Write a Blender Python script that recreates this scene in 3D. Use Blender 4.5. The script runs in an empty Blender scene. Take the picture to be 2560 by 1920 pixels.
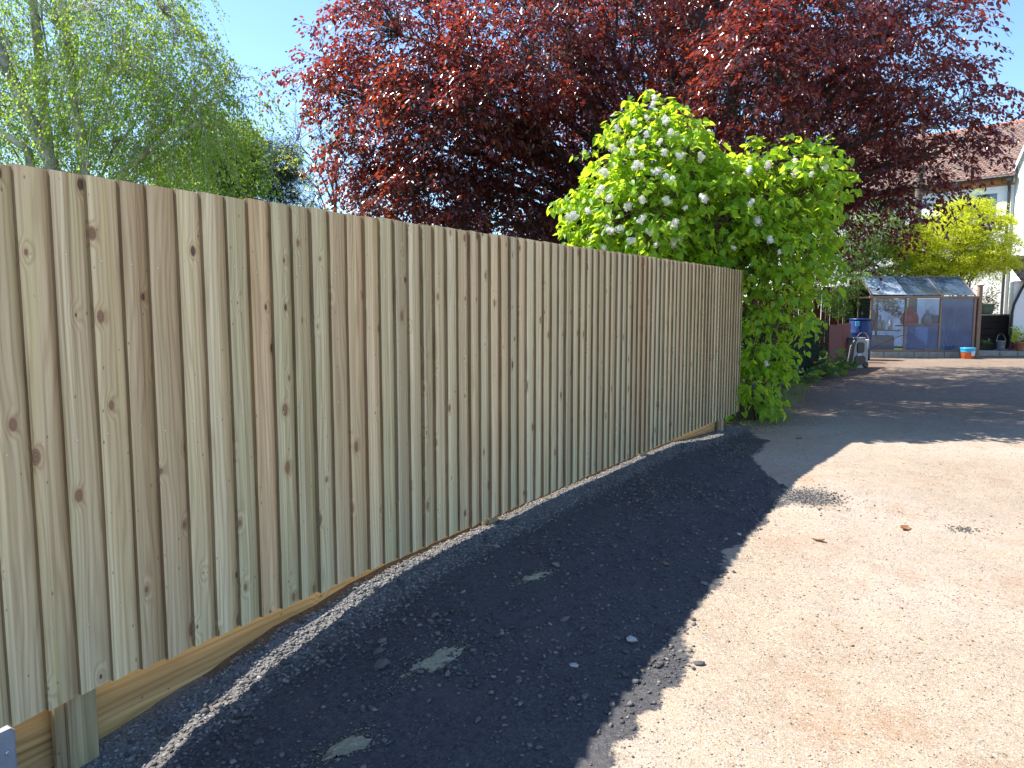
import bpy, math, random
import numpy as np
from mathutils import Matrix, Vector

# ------------------------------------------------------------------ camera, sky, sun, exposure
sc = bpy.context.scene
COL = sc.collection
R = math.radians
F_PX, HOR, EYE = 774.0, 305.0, 1.6
PITCH = math.atan((384 - HOR) / F_PX)
cam_d = bpy.data.cameras.new('camera'); cam = bpy.data.objects.new('camera', cam_d); COL.objects.link(cam)
cam_d.sensor_width = 36; cam_d.lens = 36 * F_PX / 1024; cam_d.clip_start = .05; cam_d.clip_end = 3000
cam.location = (0, 0, EYE); cam.rotation_euler = (math.pi / 2 - PITCH, 0, 0)
sc.camera = cam
sc.render.resolution_x, sc.render.resolution_y = 1024, 768

FA = R(31.24)                                   # fence heading, clockwise from +Y
U = np.array([math.sin(FA), math.cos(FA), 0]); N = np.array([math.cos(FA), -math.sin(FA), 0])
A0 = np.array([-1.536, 2.733, 0])
SH = (.18 * U + .735 * N)                       # ground displacement of a shadow per metre of height
SUN_EL = math.atan(1 / np.linalg.norm(SH)); to_sun = -SH / np.linalg.norm(SH)
SUN_AZ = math.atan2(to_sun[0], to_sun[1])       # clockwise from +Y

w = bpy.data.worlds.new('World'); sc.world = w; w.use_nodes = True
nt = w.node_tree; sky = nt.nodes.new('ShaderNodeTexSky'); sky.sky_type = 'NISHITA'; sky.sun_disc = False
sky.sun_elevation = SUN_EL; sky.sun_rotation = SUN_AZ; sky.air_density = 1.0; sky.dust_density = .25; sky.ozone_density = 6.5
bg = nt.nodes['Background']; bg.inputs['Strength'].default_value = .13
nt.links.new(sky.outputs[0], bg.inputs['Color'])
sun_d = bpy.data.lights.new('sun', 'SUN'); sun_d.energy = 5.0; sun_d.angle = R(.53); sun_d.color = (1, .955, .88)
sun = bpy.data.objects.new('sun', sun_d); COL.objects.link(sun)
sd = Vector((to_sun[0] * math.cos(SUN_EL), to_sun[1] * math.cos(SUN_EL), math.sin(SUN_EL)))
sun.rotation_euler = sd.to_track_quat('Z', 'Y').to_euler(); sun.location = sd * 60
vs = sc.view_settings; vs.view_transform = 'Standard'; vs.look = 'None'; vs.gamma = 1; vs.exposure = 1.25
sc.view_settings.use_curve_mapping = False
sc.cycles.max_bounces = 8; sc.cycles.transparent_max_bounces = 12

rng = np.random.default_rng(7); random.seed(7)

# ------------------------------------------------------------------ helpers
CAMP = np.array([0, 0, EYE]); FW = np.array([0, math.cos(PITCH), -math.sin(PITCH)]); UP = np.array([0, math.sin(PITCH), math.cos(PITCH)])
def at(px, py, Y):
    """the point at depth Y metres seen at a pixel of the 1024x768 picture (used to survey the photograph)"""
    d = FW + np.array([1, 0, 0]) * (px - 512) / F_PX + UP * (384 - py) / F_PX
    return CAMP + d * (Y / d[1])
def sn(s, n, z=0.0): return A0 + U * s + N * n + np.array([0, 0, z])

def tag(o, label=None, cat=None, group=None, kind=None):
    if label: o['label'] = label
    if cat: o['category'] = cat
    if group: o['group'] = group
    if kind: o['kind'] = kind
    return o
def empty(name, loc=(0, 0, 0), rz=0.0):
    o = bpy.data.objects.new(name, None); COL.objects.link(o); o.location = loc; o.rotation_euler = (0, 0, rz); o.empty_display_size = .2
    return o
def link(name, me, m, parent=None, smooth=False):
    o = bpy.data.objects.new(name, me); COL.objects.link(o)
    if m is not None and not me.materials: me.materials.append(m)
    if parent is not None: o.parent = parent
    if smooth: me.polygons.foreach_set('use_smooth', np.ones(len(me.polygons), bool))
    return o
def np_mesh(name, V, Fc):
    """V (n,3), Fc (m,k) uniform polygons"""
    V = np.asarray(V, np.float32); Fc = np.asarray(Fc, np.int32)
    me = bpy.data.meshes.new(name); me.vertices.add(len(V)); me.vertices.foreach_set('co', V.ravel())
    m, k = Fc.shape; me.loops.add(m * k); me.loops.foreach_set('vertex_index', Fc.ravel())
    me.polygons.add(m); me.polygons.foreach_set('loop_start', np.arange(m, dtype=np.int32) * k)
    me.update(calc_edges=True); return me

class MB:
    def __init__(s): s.v = []; s.f = []
    def add(s, V, Fc):
        b = len(s.v); s.v += [tuple(map(float, p)) for p in V]; s.f += [tuple(int(i) + b for i in q) for q in Fc]; return s
    def box(s, c, d, rot=None, taper=None, jit=0):
        x, y, z = d[0] / 2, d[1] / 2, d[2] / 2
        P = np.array([(-x, -y, -z), (x, -y, -z), (x, y, -z), (-x, y, -z), (-x, -y, z), (x, -y, z), (x, y, z), (-x, y, z)])
        if taper: P[4:, :2] *= taper
        if jit: P += rng.normal(0, jit, P.shape)
        if rot is not None: P = P @ np.array(rot.to_matrix() if hasattr(rot, 'to_matrix') else rot).T
        return s.add(P + np.array(c), [(0, 3, 2, 1), (4, 5, 6, 7), (0, 1, 5, 4), (1, 2, 6, 5), (2, 3, 7, 6), (3, 0, 4, 7)])
    def bev(s, c, d, b=.005):
        """box with chamfered edges"""
        x, y, z = d[0] / 2, d[1] / 2, d[2] / 2; b = min(b, x * .9, y * .9, z * .9)
        ring = [(-x + b, -y), (x - b, -y), (x, -y + b), (x, y - b), (x - b, y), (-x + b, y), (-x, y - b), (-x, -y + b)]
        P = []
        for zz, k in ((-z, b), (-z + b, 0), (z - b, 0), (z, b)):
            for (a, e) in ring:
                P.append((a * (1 - k / x) if k else a, e * (1 - k / y) if k else e, zz))
        Fc = [tuple(range(7, -1, -1)), tuple(range(24, 32))]
        for r_ in range(3):
            for i in range(8): j = (i + 1) % 8; Fc.append((r_ * 8 + i, r_ * 8 + j, r_ * 8 + 8 + j, r_ * 8 + 8 + i))
        return s.add(np.array(P) + np.array(c), Fc)
    def tube(s, pts, rad, sides=6, cap=True):
        pts = np.array(pts, float); n = len(pts); rad = np.broadcast_to(np.array(rad, float), (n,))
        T = np.gradient(pts, axis=0); T /= np.linalg.norm(T, axis=1)[:, None] + 1e-9
        ref = np.array([0, 0, 1.]) if abs(T[0][2]) < .9 else np.array([1., 0, 0])
        b = len(s.v); V = []
        for i in range(n):
            a = np.cross(T[i], ref); a /= np.linalg.norm(a) + 1e-9; e = np.cross(T[i], a)
            for k in range(sides):
                th = 2 * math.pi * k / sides; V.append(pts[i] + rad[i] * (a * math.cos(th) + e * math.sin(th)))
        Fc = []
        for i in range(n - 1):
            for k in range(sides):
                j = (k + 1) % sides; Fc.append((i * sides + k, i * sides + j, (i + 1) * sides + j, (i + 1) * sides + k))
        if cap: Fc += [tuple(range(sides - 1, -1, -1)), tuple(range((n - 1) * sides, n * sides))]
        return s.add(V, Fc)
    def lathe(s, prof, c=(0, 0, 0), sides=20, sx=1, sy=1, cap=True):
        V = []; n = len(prof)
        for (r_, z) in prof:
            for k in range(sides):
                th = 2 * math.pi * k / sides; V.append((c[0] + r_ * sx * math.cos(th), c[1] + r_ * sy * math.sin(th), c[2] + z))
        Fc = []
        for i in range(n - 1):
            for k in range(sides):
                j = (k + 1) % sides; Fc.append((i * sides + k, i * sides + j, (i + 1) * sides + j, (i + 1) * sides + k))
        if cap: Fc += [tuple(range(sides - 1, -1, -1)), tuple(range((n - 1) * sides, n * sides))]
        return s.add(V, Fc)
    def build(s, name, m, parent=None, smooth=False):
        me = bpy.data.meshes.new(name); me.from_pydata(s.v, [], s.f); me.update()
        return link(name, me, m, parent, smooth)

# ------------------------------------------------------------------ materials
def nmat(name):
    m = bpy.data.materials.new(name); m.use_nodes = True; t = m.node_tree
    b = t.nodes['Principled BSDF']; return m, t, b, t.links.new
def nd(t, typ, **kw):
    n = t.nodes.new(typ)
    for k, v in kw.items():
        if k.startswith('i_'): n.inputs[k[2:].replace('_', ' ')].default_value = v
        elif k[0] == 'i' and k[1:].isdigit(): n.inputs[int(k[1:])].default_value = v
        else: setattr(n, k, v)
    return n
def M_(t, op, a, b=None, c=None, clamp=False):
    n = t.nodes.new('ShaderNodeMath'); n.operation = op; n.use_clamp = clamp
    for i, x in enumerate((a, b, c)):
        if x is None: continue
        if isinstance(x, (int, float)): n.inputs[i].default_value = x
        else: t.links.new(x, n.inputs[i])
    return n.outputs[0]
def MR(t, x, a, b, c=0., d=1., smooth=True):
    n = t.nodes.new('ShaderNodeMapRange'); n.interpolation_type = 'SMOOTHSTEP' if smooth else 'LINEAR'
    t.links.new(x, n.inputs[0])
    for i, v in enumerate((a, b, c, d)):
        if isinstance(v, (int, float)): n.inputs[i + 1].default_value = v
        else: t.links.new(v, n.inputs[i + 1])
    return n.outputs[0]
def MIX(t, f, a, b, mode='MIX'):
    n = t.nodes.new('ShaderNodeMix'); n.data_type = 'RGBA'; n.blend_type = mode
    for i, x in ((0, f), (6, a), (7, b)):
        if isinstance(x, (int, float)): n.inputs[i].default_value = x
        elif isinstance(x, tuple): n.inputs[i].default_value = (*x, 1) if len(x) == 3 else x
        else: t.links.new(x, n.inputs[i])
    return n.outputs[2]
def NOI(t, vec, scale, detail=4, rough=.55, dist=0, out=0):
    n = nd(t, 'ShaderNodeTexNoise'); n.inputs['Scale'].default_value = scale; n.inputs['Detail'].default_value = detail
    n.inputs['Roughness'].default_value = rough; n.inputs['Distortion'].default_value = dist
    if vec is not None: t.links.new(vec, n.inputs['Vector'])
    return n.outputs[out]
def VS(t, vec, sx, sy, sz):
    n = t.nodes.new('ShaderNodeVectorMath'); n.operation = 'MULTIPLY'; t.links.new(vec, n.inputs[0]); n.inputs[1].default_value = (sx, sy, sz); return n.outputs[0]
def BUMP(t, b, h, strength=.3, dist=.01):
    n = nd(t, 'ShaderNodeBump'); n.inputs['Strength'].default_value = strength; n.inputs['Distance'].default_value = dist
    t.links.new(h, n.inputs['Height']); t.links.new(n.outputs[0], b.inputs['Normal'])

def plain(name, col, rough=.6, var=.25, scale=8, metal=0, bump=0, spec=.5, dirt=None):
    """paint / plastic / stone: base colour with uneven wear"""
    m, t, b, L = nmat(name); tc = nd(t, 'ShaderNodeTexCoord').outputs['Object']
    f = NOI(t, tc, scale, 6, .6); g = MR(t, f, .25, .75, 1 - var, 1 + var * .5, False)
    hsv = nd(t, 'ShaderNodeHueSaturation'); hsv.inputs['Color'].default_value = (*col, 1); L(g, hsv.inputs['Value'])
    c = hsv.outputs[0]
    if dirt: c = MIX(t, MR(t, NOI(t, tc, scale * .4, 5, .65), .45, .75), c, dirt)
    L(c, b.inputs['Base Color']); L(MR(t, f, .2, .8, max(0, rough - .12), min(1, rough + .12), False), b.inputs['Roughness'])
    b.inputs['Metallic'].default_value = metal; b.inputs['Specular IOR Level'].default_value = spec
    if bump: BUMP(t, b, NOI(t, tc, scale * 6, 5), bump, .01)
    return m

def wood(name, light, dark, tint=True, knots=True, axis=2, rough=.75, kscale=5.0):
    m, t, b, L = nmat(name); tc = nd(t, 'ShaderNodeTexCoord').outputs['Object']; oi = nd(t, 'ShaderNodeObjectInfo')
    off = M_(t, 'MULTIPLY', oi.outputs['Random'], 61.7)
    sp = nd(t, 'ShaderNodeSeparateXYZ'); L(tc, sp.inputs[0])
    xs = [sp.outputs[0], sp.outputs[1], sp.outputs[2]]; g = xs[axis]; o = [xs[i] for i in range(3) if i != axis]
    cross = M_(t, 'ADD', o[0], M_(t, 'MULTIPLY', o[1], .7)); gz = M_(t, 'ADD', g, off)
    cb = nd(t, 'ShaderNodeCombineXYZ'); L(M_(t, 'ADD', cross, off), cb.inputs[0]); L(gz, cb.inputs[2]); v = cb.outputs[0]
    kv = nd(t, 'ShaderNodeCombineXYZ'); L(M_(t, 'MULTIPLY', M_(t, 'ADD', cross, off), kscale), kv.inputs[0]); L(M_(t, 'MULTIPLY', gz, kscale * .72), kv.inputs[1])
    vo = nd(t, 'ShaderNodeTexVoronoi', voronoi_dimensions='2D', feature='F1'); vo.inputs['Scale'].default_value = 1; L(kv.outputs[0], vo.inputs['Vector'])
    d = M_(t, 'DIVIDE', vo.outputs['Distance'], kscale)
    vc = nd(t, 'ShaderNodeSeparateColor'); L(vo.outputs['Color'], vc.inputs[0])
    has = M_(t, 'GREATER_THAN', vc.outputs[0], .40); rad = MR(t, M_(t, 'POWER', vc.outputs[1], 1.6), 0, 1, .0035, .021, False)
    near = M_(t, 'MULTIPLY', MR(t, d, .05, .0, 0, 1), has)
    ph = M_(t, 'ADD', M_(t, 'MULTIPLY', cross, 34), M_(t, 'MULTIPLY', NOI(t, VS(t, v, 7, 7, .8), 1, 2, .5), 7))
    ph = M_(t, 'ADD', ph, M_(t, 'MULTIPLY', near, 1.6))
    band = M_(t, 'POWER', MR(t, M_(t, 'SINE', M_(t, 'MULTIPLY', ph, 6.283)), -1, 1, 0, 1, False), 2.2)
    fine = NOI(t, VS(t, v, 120, 120, 3), 1, 4, .6); broad = NOI(t, VS(t, v, 9, 9, .7), 1, 3, .5)
    fac = M_(t, 'ADD', M_(t, 'MULTIPLY', band, .55), M_(t, 'MULTIPLY', MR(t, fine, .3, .75), .42))
    col = MIX(t, fac, light, dark)
    if tint: col = MIX(t, 1.0, col, oi.outputs['Color'], 'MULTIPLY')
    col = MIX(t, MR(t, broad, .52, .72, 0, .55), col, MIX(t, 1, col, (.93, 1.06, .86), 'MULTIPLY'))
    col = MIX(t, MR(t, NOI(t, VS(t, v, 22, 22, .5), 1, 2), .55, .7, 0, .6), col, MIX(t, 1, col, (1.14, 1.1, .98), 'MULTIPLY'))
    col = MIX(t, MR(t, NOI(t, VS(t, v, 5, 5, 2.3), 1, 5, .65), .58, .74, 0, .3), col, MIX(t, 1, col, (.70, .66, .60), 'MULTIPLY'))
    col = MIX(t, MR(t, NOI(t, VS(t, v, 16, 16, .22), 1, 3, .6), .42, .6, 0, 1), MIX(t, 1, col, (.80, .78, .74), 'MULTIPLY'), col)
    col = MIX(t, MR(t, NOI(t, VS(t, v, 48, 48, .35), 1, 2, .5), .60, .70, 0, .7), col, MIX(t, 1, col, (.60, .51, .42), 'MULTIPLY'))
    if tint:   # boundary between pale sapwood and browner heartwood, wandering along each board
        sx_ = M_(t, 'ADD', o[0], M_(t, 'MULTIPLY', M_(t, 'SUBTRACT', NOI(t, VS(t, v, 0, 0, 1.1), 1, 2, .5), .5), .035))
        th_ = M_(t, 'ADD', M_(t, 'MULTIPLY', M_(t, 'FRACT', M_(t, 'MULTIPLY', oi.outputs['Random'], 17.3)), .075), .022)
        hw = MR(t, M_(t, 'SUBTRACT', sx_, th_), -.003, .004)
        amt = M_(t, 'MULTIPLY', hw, MR(t, M_(t, 'FRACT', M_(t, 'MULTIPLY', oi.outputs['Random'], 41.9)), 0, 1, .25, 1, False))
        col = MIX(t, amt, MIX(t, 1, col, (1.06, 1.06, 1.02), 'MULTIPLY'), MIX(t, 1, col, (.83, .76, .68), 'MULTIPLY'))
    if knots:
        halo = M_(t, 'MULTIPLY', MR(t, d, M_(t, 'MULTIPLY', rad, 2.6), M_(t, 'MULTIPLY', rad, .8), 0, .5), has)
        col = MIX(t, halo, col, MIX(t, 1, col, (.74, .54, .44), 'MULTIPLY'))
        kn = M_(t, 'MULTIPLY', MR(t, d, rad, M_(t, 'MULTIPLY', rad, .75)), has)
        ringk = MR(t, M_(t, 'SINE', M_(t, 'MULTIPLY', M_(t, 'DIVIDE', d, rad), 14)), -1, 1)
        kcol = MIX(t, ringk, (.30, .17, .105), (.19, .095, .055))
        kcol = MIX(t, MR(t, vc.outputs[2], .72, .9), kcol, (.06, .04, .03))
        col = MIX(t, M_(t, 'MULTIPLY', kn, .85), col, kcol)
        k2 = nd(t, 'ShaderNodeCombineXYZ'); L(M_(t, 'MULTIPLY', M_(t, 'ADD', cross, off), 11), k2.inputs[0]); L(M_(t, 'MULTIPLY', gz, 7), k2.inputs[1])
        v2 = nd(t, 'ShaderNodeTexVoronoi', voronoi_dimensions='2D', feature='F1'); v2.inputs['Scale'].default_value = 1; L(k2.outputs[0], v2.inputs['Vector']); c2 = nd(t, 'ShaderNodeSeparateColor'); L(v2.outputs['Color'], c2.inputs[0])
        pin = M_(t, 'MULTIPLY', MR(t, v2.outputs['Distance'], MR(t, c2.outputs[1], 0, 1, .025, .075, False), .012), M_(t, 'GREATER_THAN', c2.outputs[0], .62))
        col = MIX(t, M_(t, 'MULTIPLY', pin, .7), col, (.12, .08, .055))
        rim = M_(t, 'MULTIPLY', MR(t, M_(t, 'ABSOLUTE', M_(t, 'SUBTRACT', M_(t, 'DIVIDE', d, rad), .95)), .22, 0), has)
        col = MIX(t, M_(t, 'MULTIPLY', rim, .55), col, (.12, .07, .045))
    L(col, b.inputs['Base Color']); b.inputs['Roughness'].default_value = rough; b.inputs['Specular IOR Level'].default_value = .25
    hgt = M_(t, 'ADD', M_(t, 'MULTIPLY', fine, .6), M_(t, 'MULTIPLY', band, -.5)); BUMP(t, b, hgt, .35, .004)
    return m

def leafmat(name, cols, trans, tf=.45, rough=.4, spec=.5, hue=.0):
    """cols: list of leaf colours picked per leaf"""
    m, t, b, L = nmat(name); ge = nd(t, 'ShaderNodeNewGeometry'); oi = nd(t, 'ShaderNodeObjectInfo')
    r_ = M_(t, 'FRACT', M_(t, 'ADD', ge.outputs['Random Per Island'], oi.outputs['Random']))
    cr = nd(t, 'ShaderNodeValToRGB'); e = cr.color_ramp.elements; cr.color_ramp.interpolation = 'LINEAR'
    while len(e) < len(cols): e.new(.5)
    for i, c in enumerate(cols): e[i].position = i / max(1, len(cols) - 1); e[i].color = (*c, 1)
    L(r_, cr.inputs[0]); L(cr.outputs[0], b.inputs['Base Color']); b.inputs['Roughness'].default_value = rough; b.inputs['Specular IOR Level'].default_value = spec
    tr = nd(t, 'ShaderNodeBsdfTranslucent'); c2 = MIX(t, r_, trans[0], trans[1]); L(c2, tr.inputs['Color'])
    ms = nd(t, 'ShaderNodeMixShader'); ms.inputs[0].default_value = tf
    L(b.outputs[0], ms.inputs[1]); L(tr.outputs[0], ms.inputs[2]); L(ms.outputs[0], t.nodes['Material Output'].inputs['Surface'])
    return m

def barkmat(name, c1, c2, scale=6, sz=.3, rough=.9):
    m, t, b, L = nmat(name); tc = nd(t, 'ShaderNodeTexCoord').outputs['Object']
    f = NOI(t, VS(t, tc, 1, 1, sz), scale, 6, .65); L(MIX(t, MR(t, f, .35, .65), c1, c2), b.inputs['Base Color']); b.inputs['Roughness'].default_value = rough
    BUMP(t, b, f, .6, .03); return m

M = {}
M['board'] = wood('feather_board_wood', (.80, .68, .455), (.54, .435, .27))
M['gravel_wood'] = wood('gravel_board_wood', (.56, .37, .165), (.36, .22, .085), tint=False, axis=0, kscale=2.6)
M['post_wood'] = wood('post_wood', (.46, .365, .215), (.31, .23, .12), tint=False)
M['edge'] = wood('shade_darkened_edge', (.34, .265, .175), (.20, .15, .095), knots=False)  # shade on the left-facing board edges, painted in as darker wood
M['rail_wood'] = wood('rail_wood', (.46, .40, .27), (.33, .27, .17), tint=False, axis=0)
M['steel'] = plain('nail_steel', (.75, .75, .74), .35, .1, metal=.9)
M['concrete'] = plain('concrete', (.27, .28, .30), .85, .18, 14, bump=.3)
M['soil_dark'] = plain('dark_soil', (.05, .037, .028), .95, .4, 20, bump=.6)
# ------------------------------------------------------------------ ground
def smooth01(x): x = np.clip(x, 0, 1); return x * x * (3 - 2 * x)
def vnoise(x, y, seed=0):
    """value noise"""
    xi = np.floor(x).astype(np.int64); yi = np.floor(y).astype(np.int64); fx = smooth01(x - xi); fy = smooth01(y - yi)
    def h(a, b):
        q = (a * 374761393 + b * 668265263 + seed * 974711) & 0x7fffffff; q = ((q ^ (q >> 13)) * 1274126177) & 0x7fffffff
        return ((q ^ (q >> 16)) & 0xffff) / 65535.0
    return (h(xi, yi) * (1 - fx) + h(xi + 1, yi) * fx) * (1 - fy) + (h(xi, yi + 1) * (1 - fx) + h(xi + 1, yi + 1) * fx) * fy
def lerpc(s, tab): xs, ys = zip(*tab); return np.interp(s, xs, ys)
Z_0 = [(-2, -.16), (-.8, -.12), (0, -.05), (.26, -.015), (.4, .004), (.53, .012), (.67, .045), (.9, .084), (1.2, .105), (1.4, .135), (1.75, .15), (2.3, .15), (3.9, .158), (5.4, .15), (6.3, .14), (7, .09), (8.1, .03), (9.5, 0)]
Z_2 = [(-2, -.26), (-.6, -.19), (.11, -.10), (.22, -.068), (.33, -.044), (.5, -.028), (.67, .008), (.87, .031), (1.03, .055), (1.18, .069), (1.42, .096), (1.7, .119), (2.17, .134), (2.5, .141), (3.35, .153), (4.55, .15), (5.8, .143), (6.3, .129), (7, .067), (8.1, .018), (9.5, 0)]
Z_15 = [(-2, -.09), (.8, -.049), (1.2, -.032), (1.9, 0), (2.95, .032), (3.9, .082), (4.9, .107), (5.45, .111), (6.9, .055), (9, .012), (10.5, 0)]
def ground_z(s, n, fine=True):
    s = np.asarray(s, float); n = np.asarray(n, float)
    z0, z2, z15 = lerpc(s, Z_0), lerpc(s, Z_2), lerpc(s, Z_15)
    z = np.where(n < .1, z0 + (z2 - z0) * np.clip((n + .08) / .18, 0, 1), np.where(n < 1.5, z2 + (z15 - z2) * np.clip((n - .1) / 1.4, 0, 1), z15 * (1 - smooth01((n - 1.5) / 1.8))))
    z = np.where(n < -.15, z * (1 - smooth01((-n - .15) / .8)), z)
    if fine:
        amp = np.exp(-np.maximum(0, np.hypot(s - 3, n - 2) - 8) / 10) * (.35 + .65 * smooth01((np.abs(n - .05) - .15) / .5))
        pl = plan_mask(s, n)
        z = z + amp * ((vnoise(s * 2.3, n * 2.3, 1) - .5) * .016 + (vnoise(s * 7, n * 7, 2) - .5) * (.008 + .014 * pl) + (vnoise(s * 19, n * 19, 3) - .5) * (.003 + .011 * pl))
    return z
PL_LIM = [(-3, 1.66), (1.2, 1.64), (1.7, 1.63), (2.2, 1.56), (3.0, 1.50), (4.2, 1.47), (4.7, 1.52), (5.1, 1.40), (5.55, 1.06), (6.35, .80), (7.5, .66), (8.1, .42), (8.8, .05), (9.2, -.5)]
def plan_mask(s, n):
    lim = lerpc(s, PL_LIM) + (vnoise(s * 3.1, n * 3.1, 11) - .5) * .16 + (vnoise(s * 9, n * 9, 12) - .5) * .10
    return np.clip((lim - n) / .14 + .5, 0, 1) * (n > -.3)
def axis_grid(lo, hi, step, far, grow=1.28):
    a = list(np.arange(lo, hi + 1e-6, step)); d = step; x = lo
    pre = []
    while x > -far: d *= grow; x -= d; pre.append(x)
    d = step; x = hi; post = []
    while x < far: d *= grow; x += d; post.append(x)
    return np.array(pre[::-1] + a + post)
gs = axis_grid(-1.2, 10.5, .042, 700); gn = axis_grid(-.35, 4.2, .042, 700)
S_, N_ = np.meshgrid(gs, gn, indexing='ij'); Zg = ground_z(S_, N_)
XY = A0[None, None, :2] + U[:2] * S_[..., None] + N[:2] * N_[..., None]
V = np.concatenate([XY, Zg[..., None]], 2).reshape(-1, 3); ns_, nn_ = len(gs), len(gn)
ii, jj = np.meshgrid(np.arange(ns_ - 1), np.arange(nn_ - 1), indexing='ij'); b0 = (ii * nn_ + jj).ravel()
me = np_mesh('ground', V, np.stack([b0, b0 + 1, b0 + nn_ + 1, b0 + nn_], 1)[:, ::-1])
def attr(me, name, vals):
    a = me.attributes.new(name, 'FLOAT', 'POINT'); a.data.foreach_set('value', np.asarray(vals, np.float32).ravel())
s1, n1 = S_.ravel(), N_.ravel()
attr(me, 'planings', plan_mask(s1, n1))
attr(me, 'soil', np.clip((.035 - n1) / .09, 0, 1) * (n1 > -.4) * (s1 < 9.4) * (s1 > .5))
edge = lerpc(s1, [(8.6, -.25), (9.2, .1), (10.8, -.05), (15.3, -.5), (19.1, .05), (23.8, -.2), (25.5, .4), (28, 2.0), (30.3, 3.6), (60, 20)])
attr(me, 'sun_strip', np.clip((.28 - n1) / .14, 0, 1) * (n1 > -.3))  # band where sunlight along the fence foot is painted into the ground
attr(me, 'garden', np.where(s1 < 8.6, np.clip((-.25 - n1) / .1, 0, 1), np.clip((edge - n1) / .25, 0, 1)))
attr(me, 'earth', smooth01((s1 - 8.8) / 3.5) * (s1 < 40))
attr(me, 'litter', np.clip(1 - np.abs(n1 - edge) / 1.6, 0, 1) * (s1 > 8) * (s1 < 30))
attr(me, 'lampatch', np.exp(-(((s1 - 4.76) / .35) ** 2 + ((n1 - 1.6) / .28) ** 2)))

m, t, b, L = nmat('drive_ground'); tc = nd(t, 'ShaderNodeTexCoord').outputs['Object']
def AT(n): a = nd(t, 'ShaderNodeAttribute'); a.attribute_name = n; return a.outputs['Fac']
n_f = NOI(t, tc, 120, 5, .75); n_m = NOI(t, tc, 34, 6, .65); n_l = NOI(t, tc, 2.2, 6, .6); n_xl = NOI(t, tc, .55, 5, .6)
vo = nd(t, 'ShaderNodeTexVoronoi'); vo.inputs['Scale'].default_value = 130; L(tc, vo.inputs['Vector'])
vsep = nd(t, 'ShaderNodeSeparateColor'); L(vo.outputs['Color'], vsep.inputs[0])
n_g = NOI(t, VS(t, tc, 1, 1, 1), 9, 7, .72); n_s = NOI(t, VS(t, tc, 26, 70, 20), 1, 4, .7)
tan = MIX(t, MR(t, n_l, .3, .7), (.355, .275, .195), (.285, .224, .165))
tan = MIX(t, MR(t, n_xl, .42, .66, 0, .75), tan, (.395, .335, .27))
tan = MIX(t, MR(t, n_g, .50, .72, 0, .55), tan, (.21, .16, .115))
tan = MIX(t, MR(t, n_f, .52, .70, 0, .8), tan, (.53, .46, .375))
tan = MIX(t, MR(t, n_f, .47, .32, 0, .85), tan, (.15, .115, .085))
tan = MIX(t, MR(t, vsep.outputs[0], .80, .99, 0, .5), tan, (.52, .47, .41))
tan = MIX(t, MR(t, vsep.outputs[1], .88, .99, 0, .7), tan, (.10, .08, .065))
rust = MR(t, NOI(t, tc, 1.1, 7, .72), .49, .66, 0, .6)
tan = MIX(t, M_(t, 'MULTIPLY', rust, MR(t, n_s, .35, .6)), tan, (.27, .145, .065))
tan = MIX(t, MR(t, NOI(t, tc, .8, 6, .7), .58, .70, 0, .3), tan, (.24, .21, .18))
tan = MIX(t, M_(t, 'MULTIPLY', AT('earth'), MR(t, n_g, .25, .65, .35, .9)), tan, MIX(t, MR(t, n_l, .35, .65), (.20, .135, .09), (.145, .115, .095)))
pl = MIX(t, MR(t, n_m, .3, .75), (.070, .069, .072), (.038, .037, .040))
pl = MIX(t, MR(t, vsep.outputs[0], .55, 1, 0, .7), pl, (.11, .105, .10))
pl = MIX(t, MR(t, n_l, .5, .75, 0, .6), pl, (.088, .081, .076))
so = MIX(t, MR(t, n_m, .3, .7), (.15, .10, .065), (.07, .05, .035))
ga = MIX(t, MR(t, n_m, .3, .7), (.045, .075, .018), (.06, .045, .028))
gb = MIX(t, MR(t, n_l, .4, .6), ga, (.05, .10, .02))
pm = MR(t, M_(t, 'ADD', AT('planings'), M_(t, 'MULTIPLY', M_(t, 'SUBTRACT', n_m, .5), .9)), .38, .62)
pl = MIX(t, AT('sun_strip'), pl, MIX(t, MR(t, n_f, .35, .65), (.18, .17, .156), (.095, .089, .083)))  # ground paled here to brighten the sunlit line
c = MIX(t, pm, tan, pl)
c = MIX(t, MR(t, M_(t, 'ADD', AT('lampatch'), M_(t, 'MULTIPLY', M_(t, 'SUBTRACT', n_m, .5), .8)), .35, .7, 0, .8), c, (.17, .155, .14))
c = MIX(t, MR(t, M_(t, 'ADD', AT('soil'), M_(t, 'MULTIPLY', M_(t, 'SUBTRACT', n_m, .5), .8)), .4, .65, 0, .85), c, so)
c = MIX(t, MR(t, M_(t, 'MULTIPLY', AT('litter'), MR(t, n_m, .3, .62)), .25, .6, 0, .7), c, (.13, .07, .04))
c = MIX(t, MR(t, M_(t, 'ADD', AT('garden'), M_(t, 'MULTIPLY', M_(t, 'SUBTRACT', n_m, .5), .4)), .4, .6), c, gb)
L(c, b.inputs['Base Color']); b.inputs['Roughness'].default_value = .95; b.inputs['Specular IOR Level'].default_value = .15
h = M_(t, 'ADD', M_(t, 'MULTIPLY', n_m, .6), M_(t, 'MULTIPLY', vo.outputs['Distance'], .5)); h = M_(t, 'ADD', h, M_(t, 'MULTIPLY', n_f, .25))
BUMP(t, b, h, .55, .012)
ground = link('ground', me, m, smooth=True); tag(ground, kind='structure')

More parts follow.
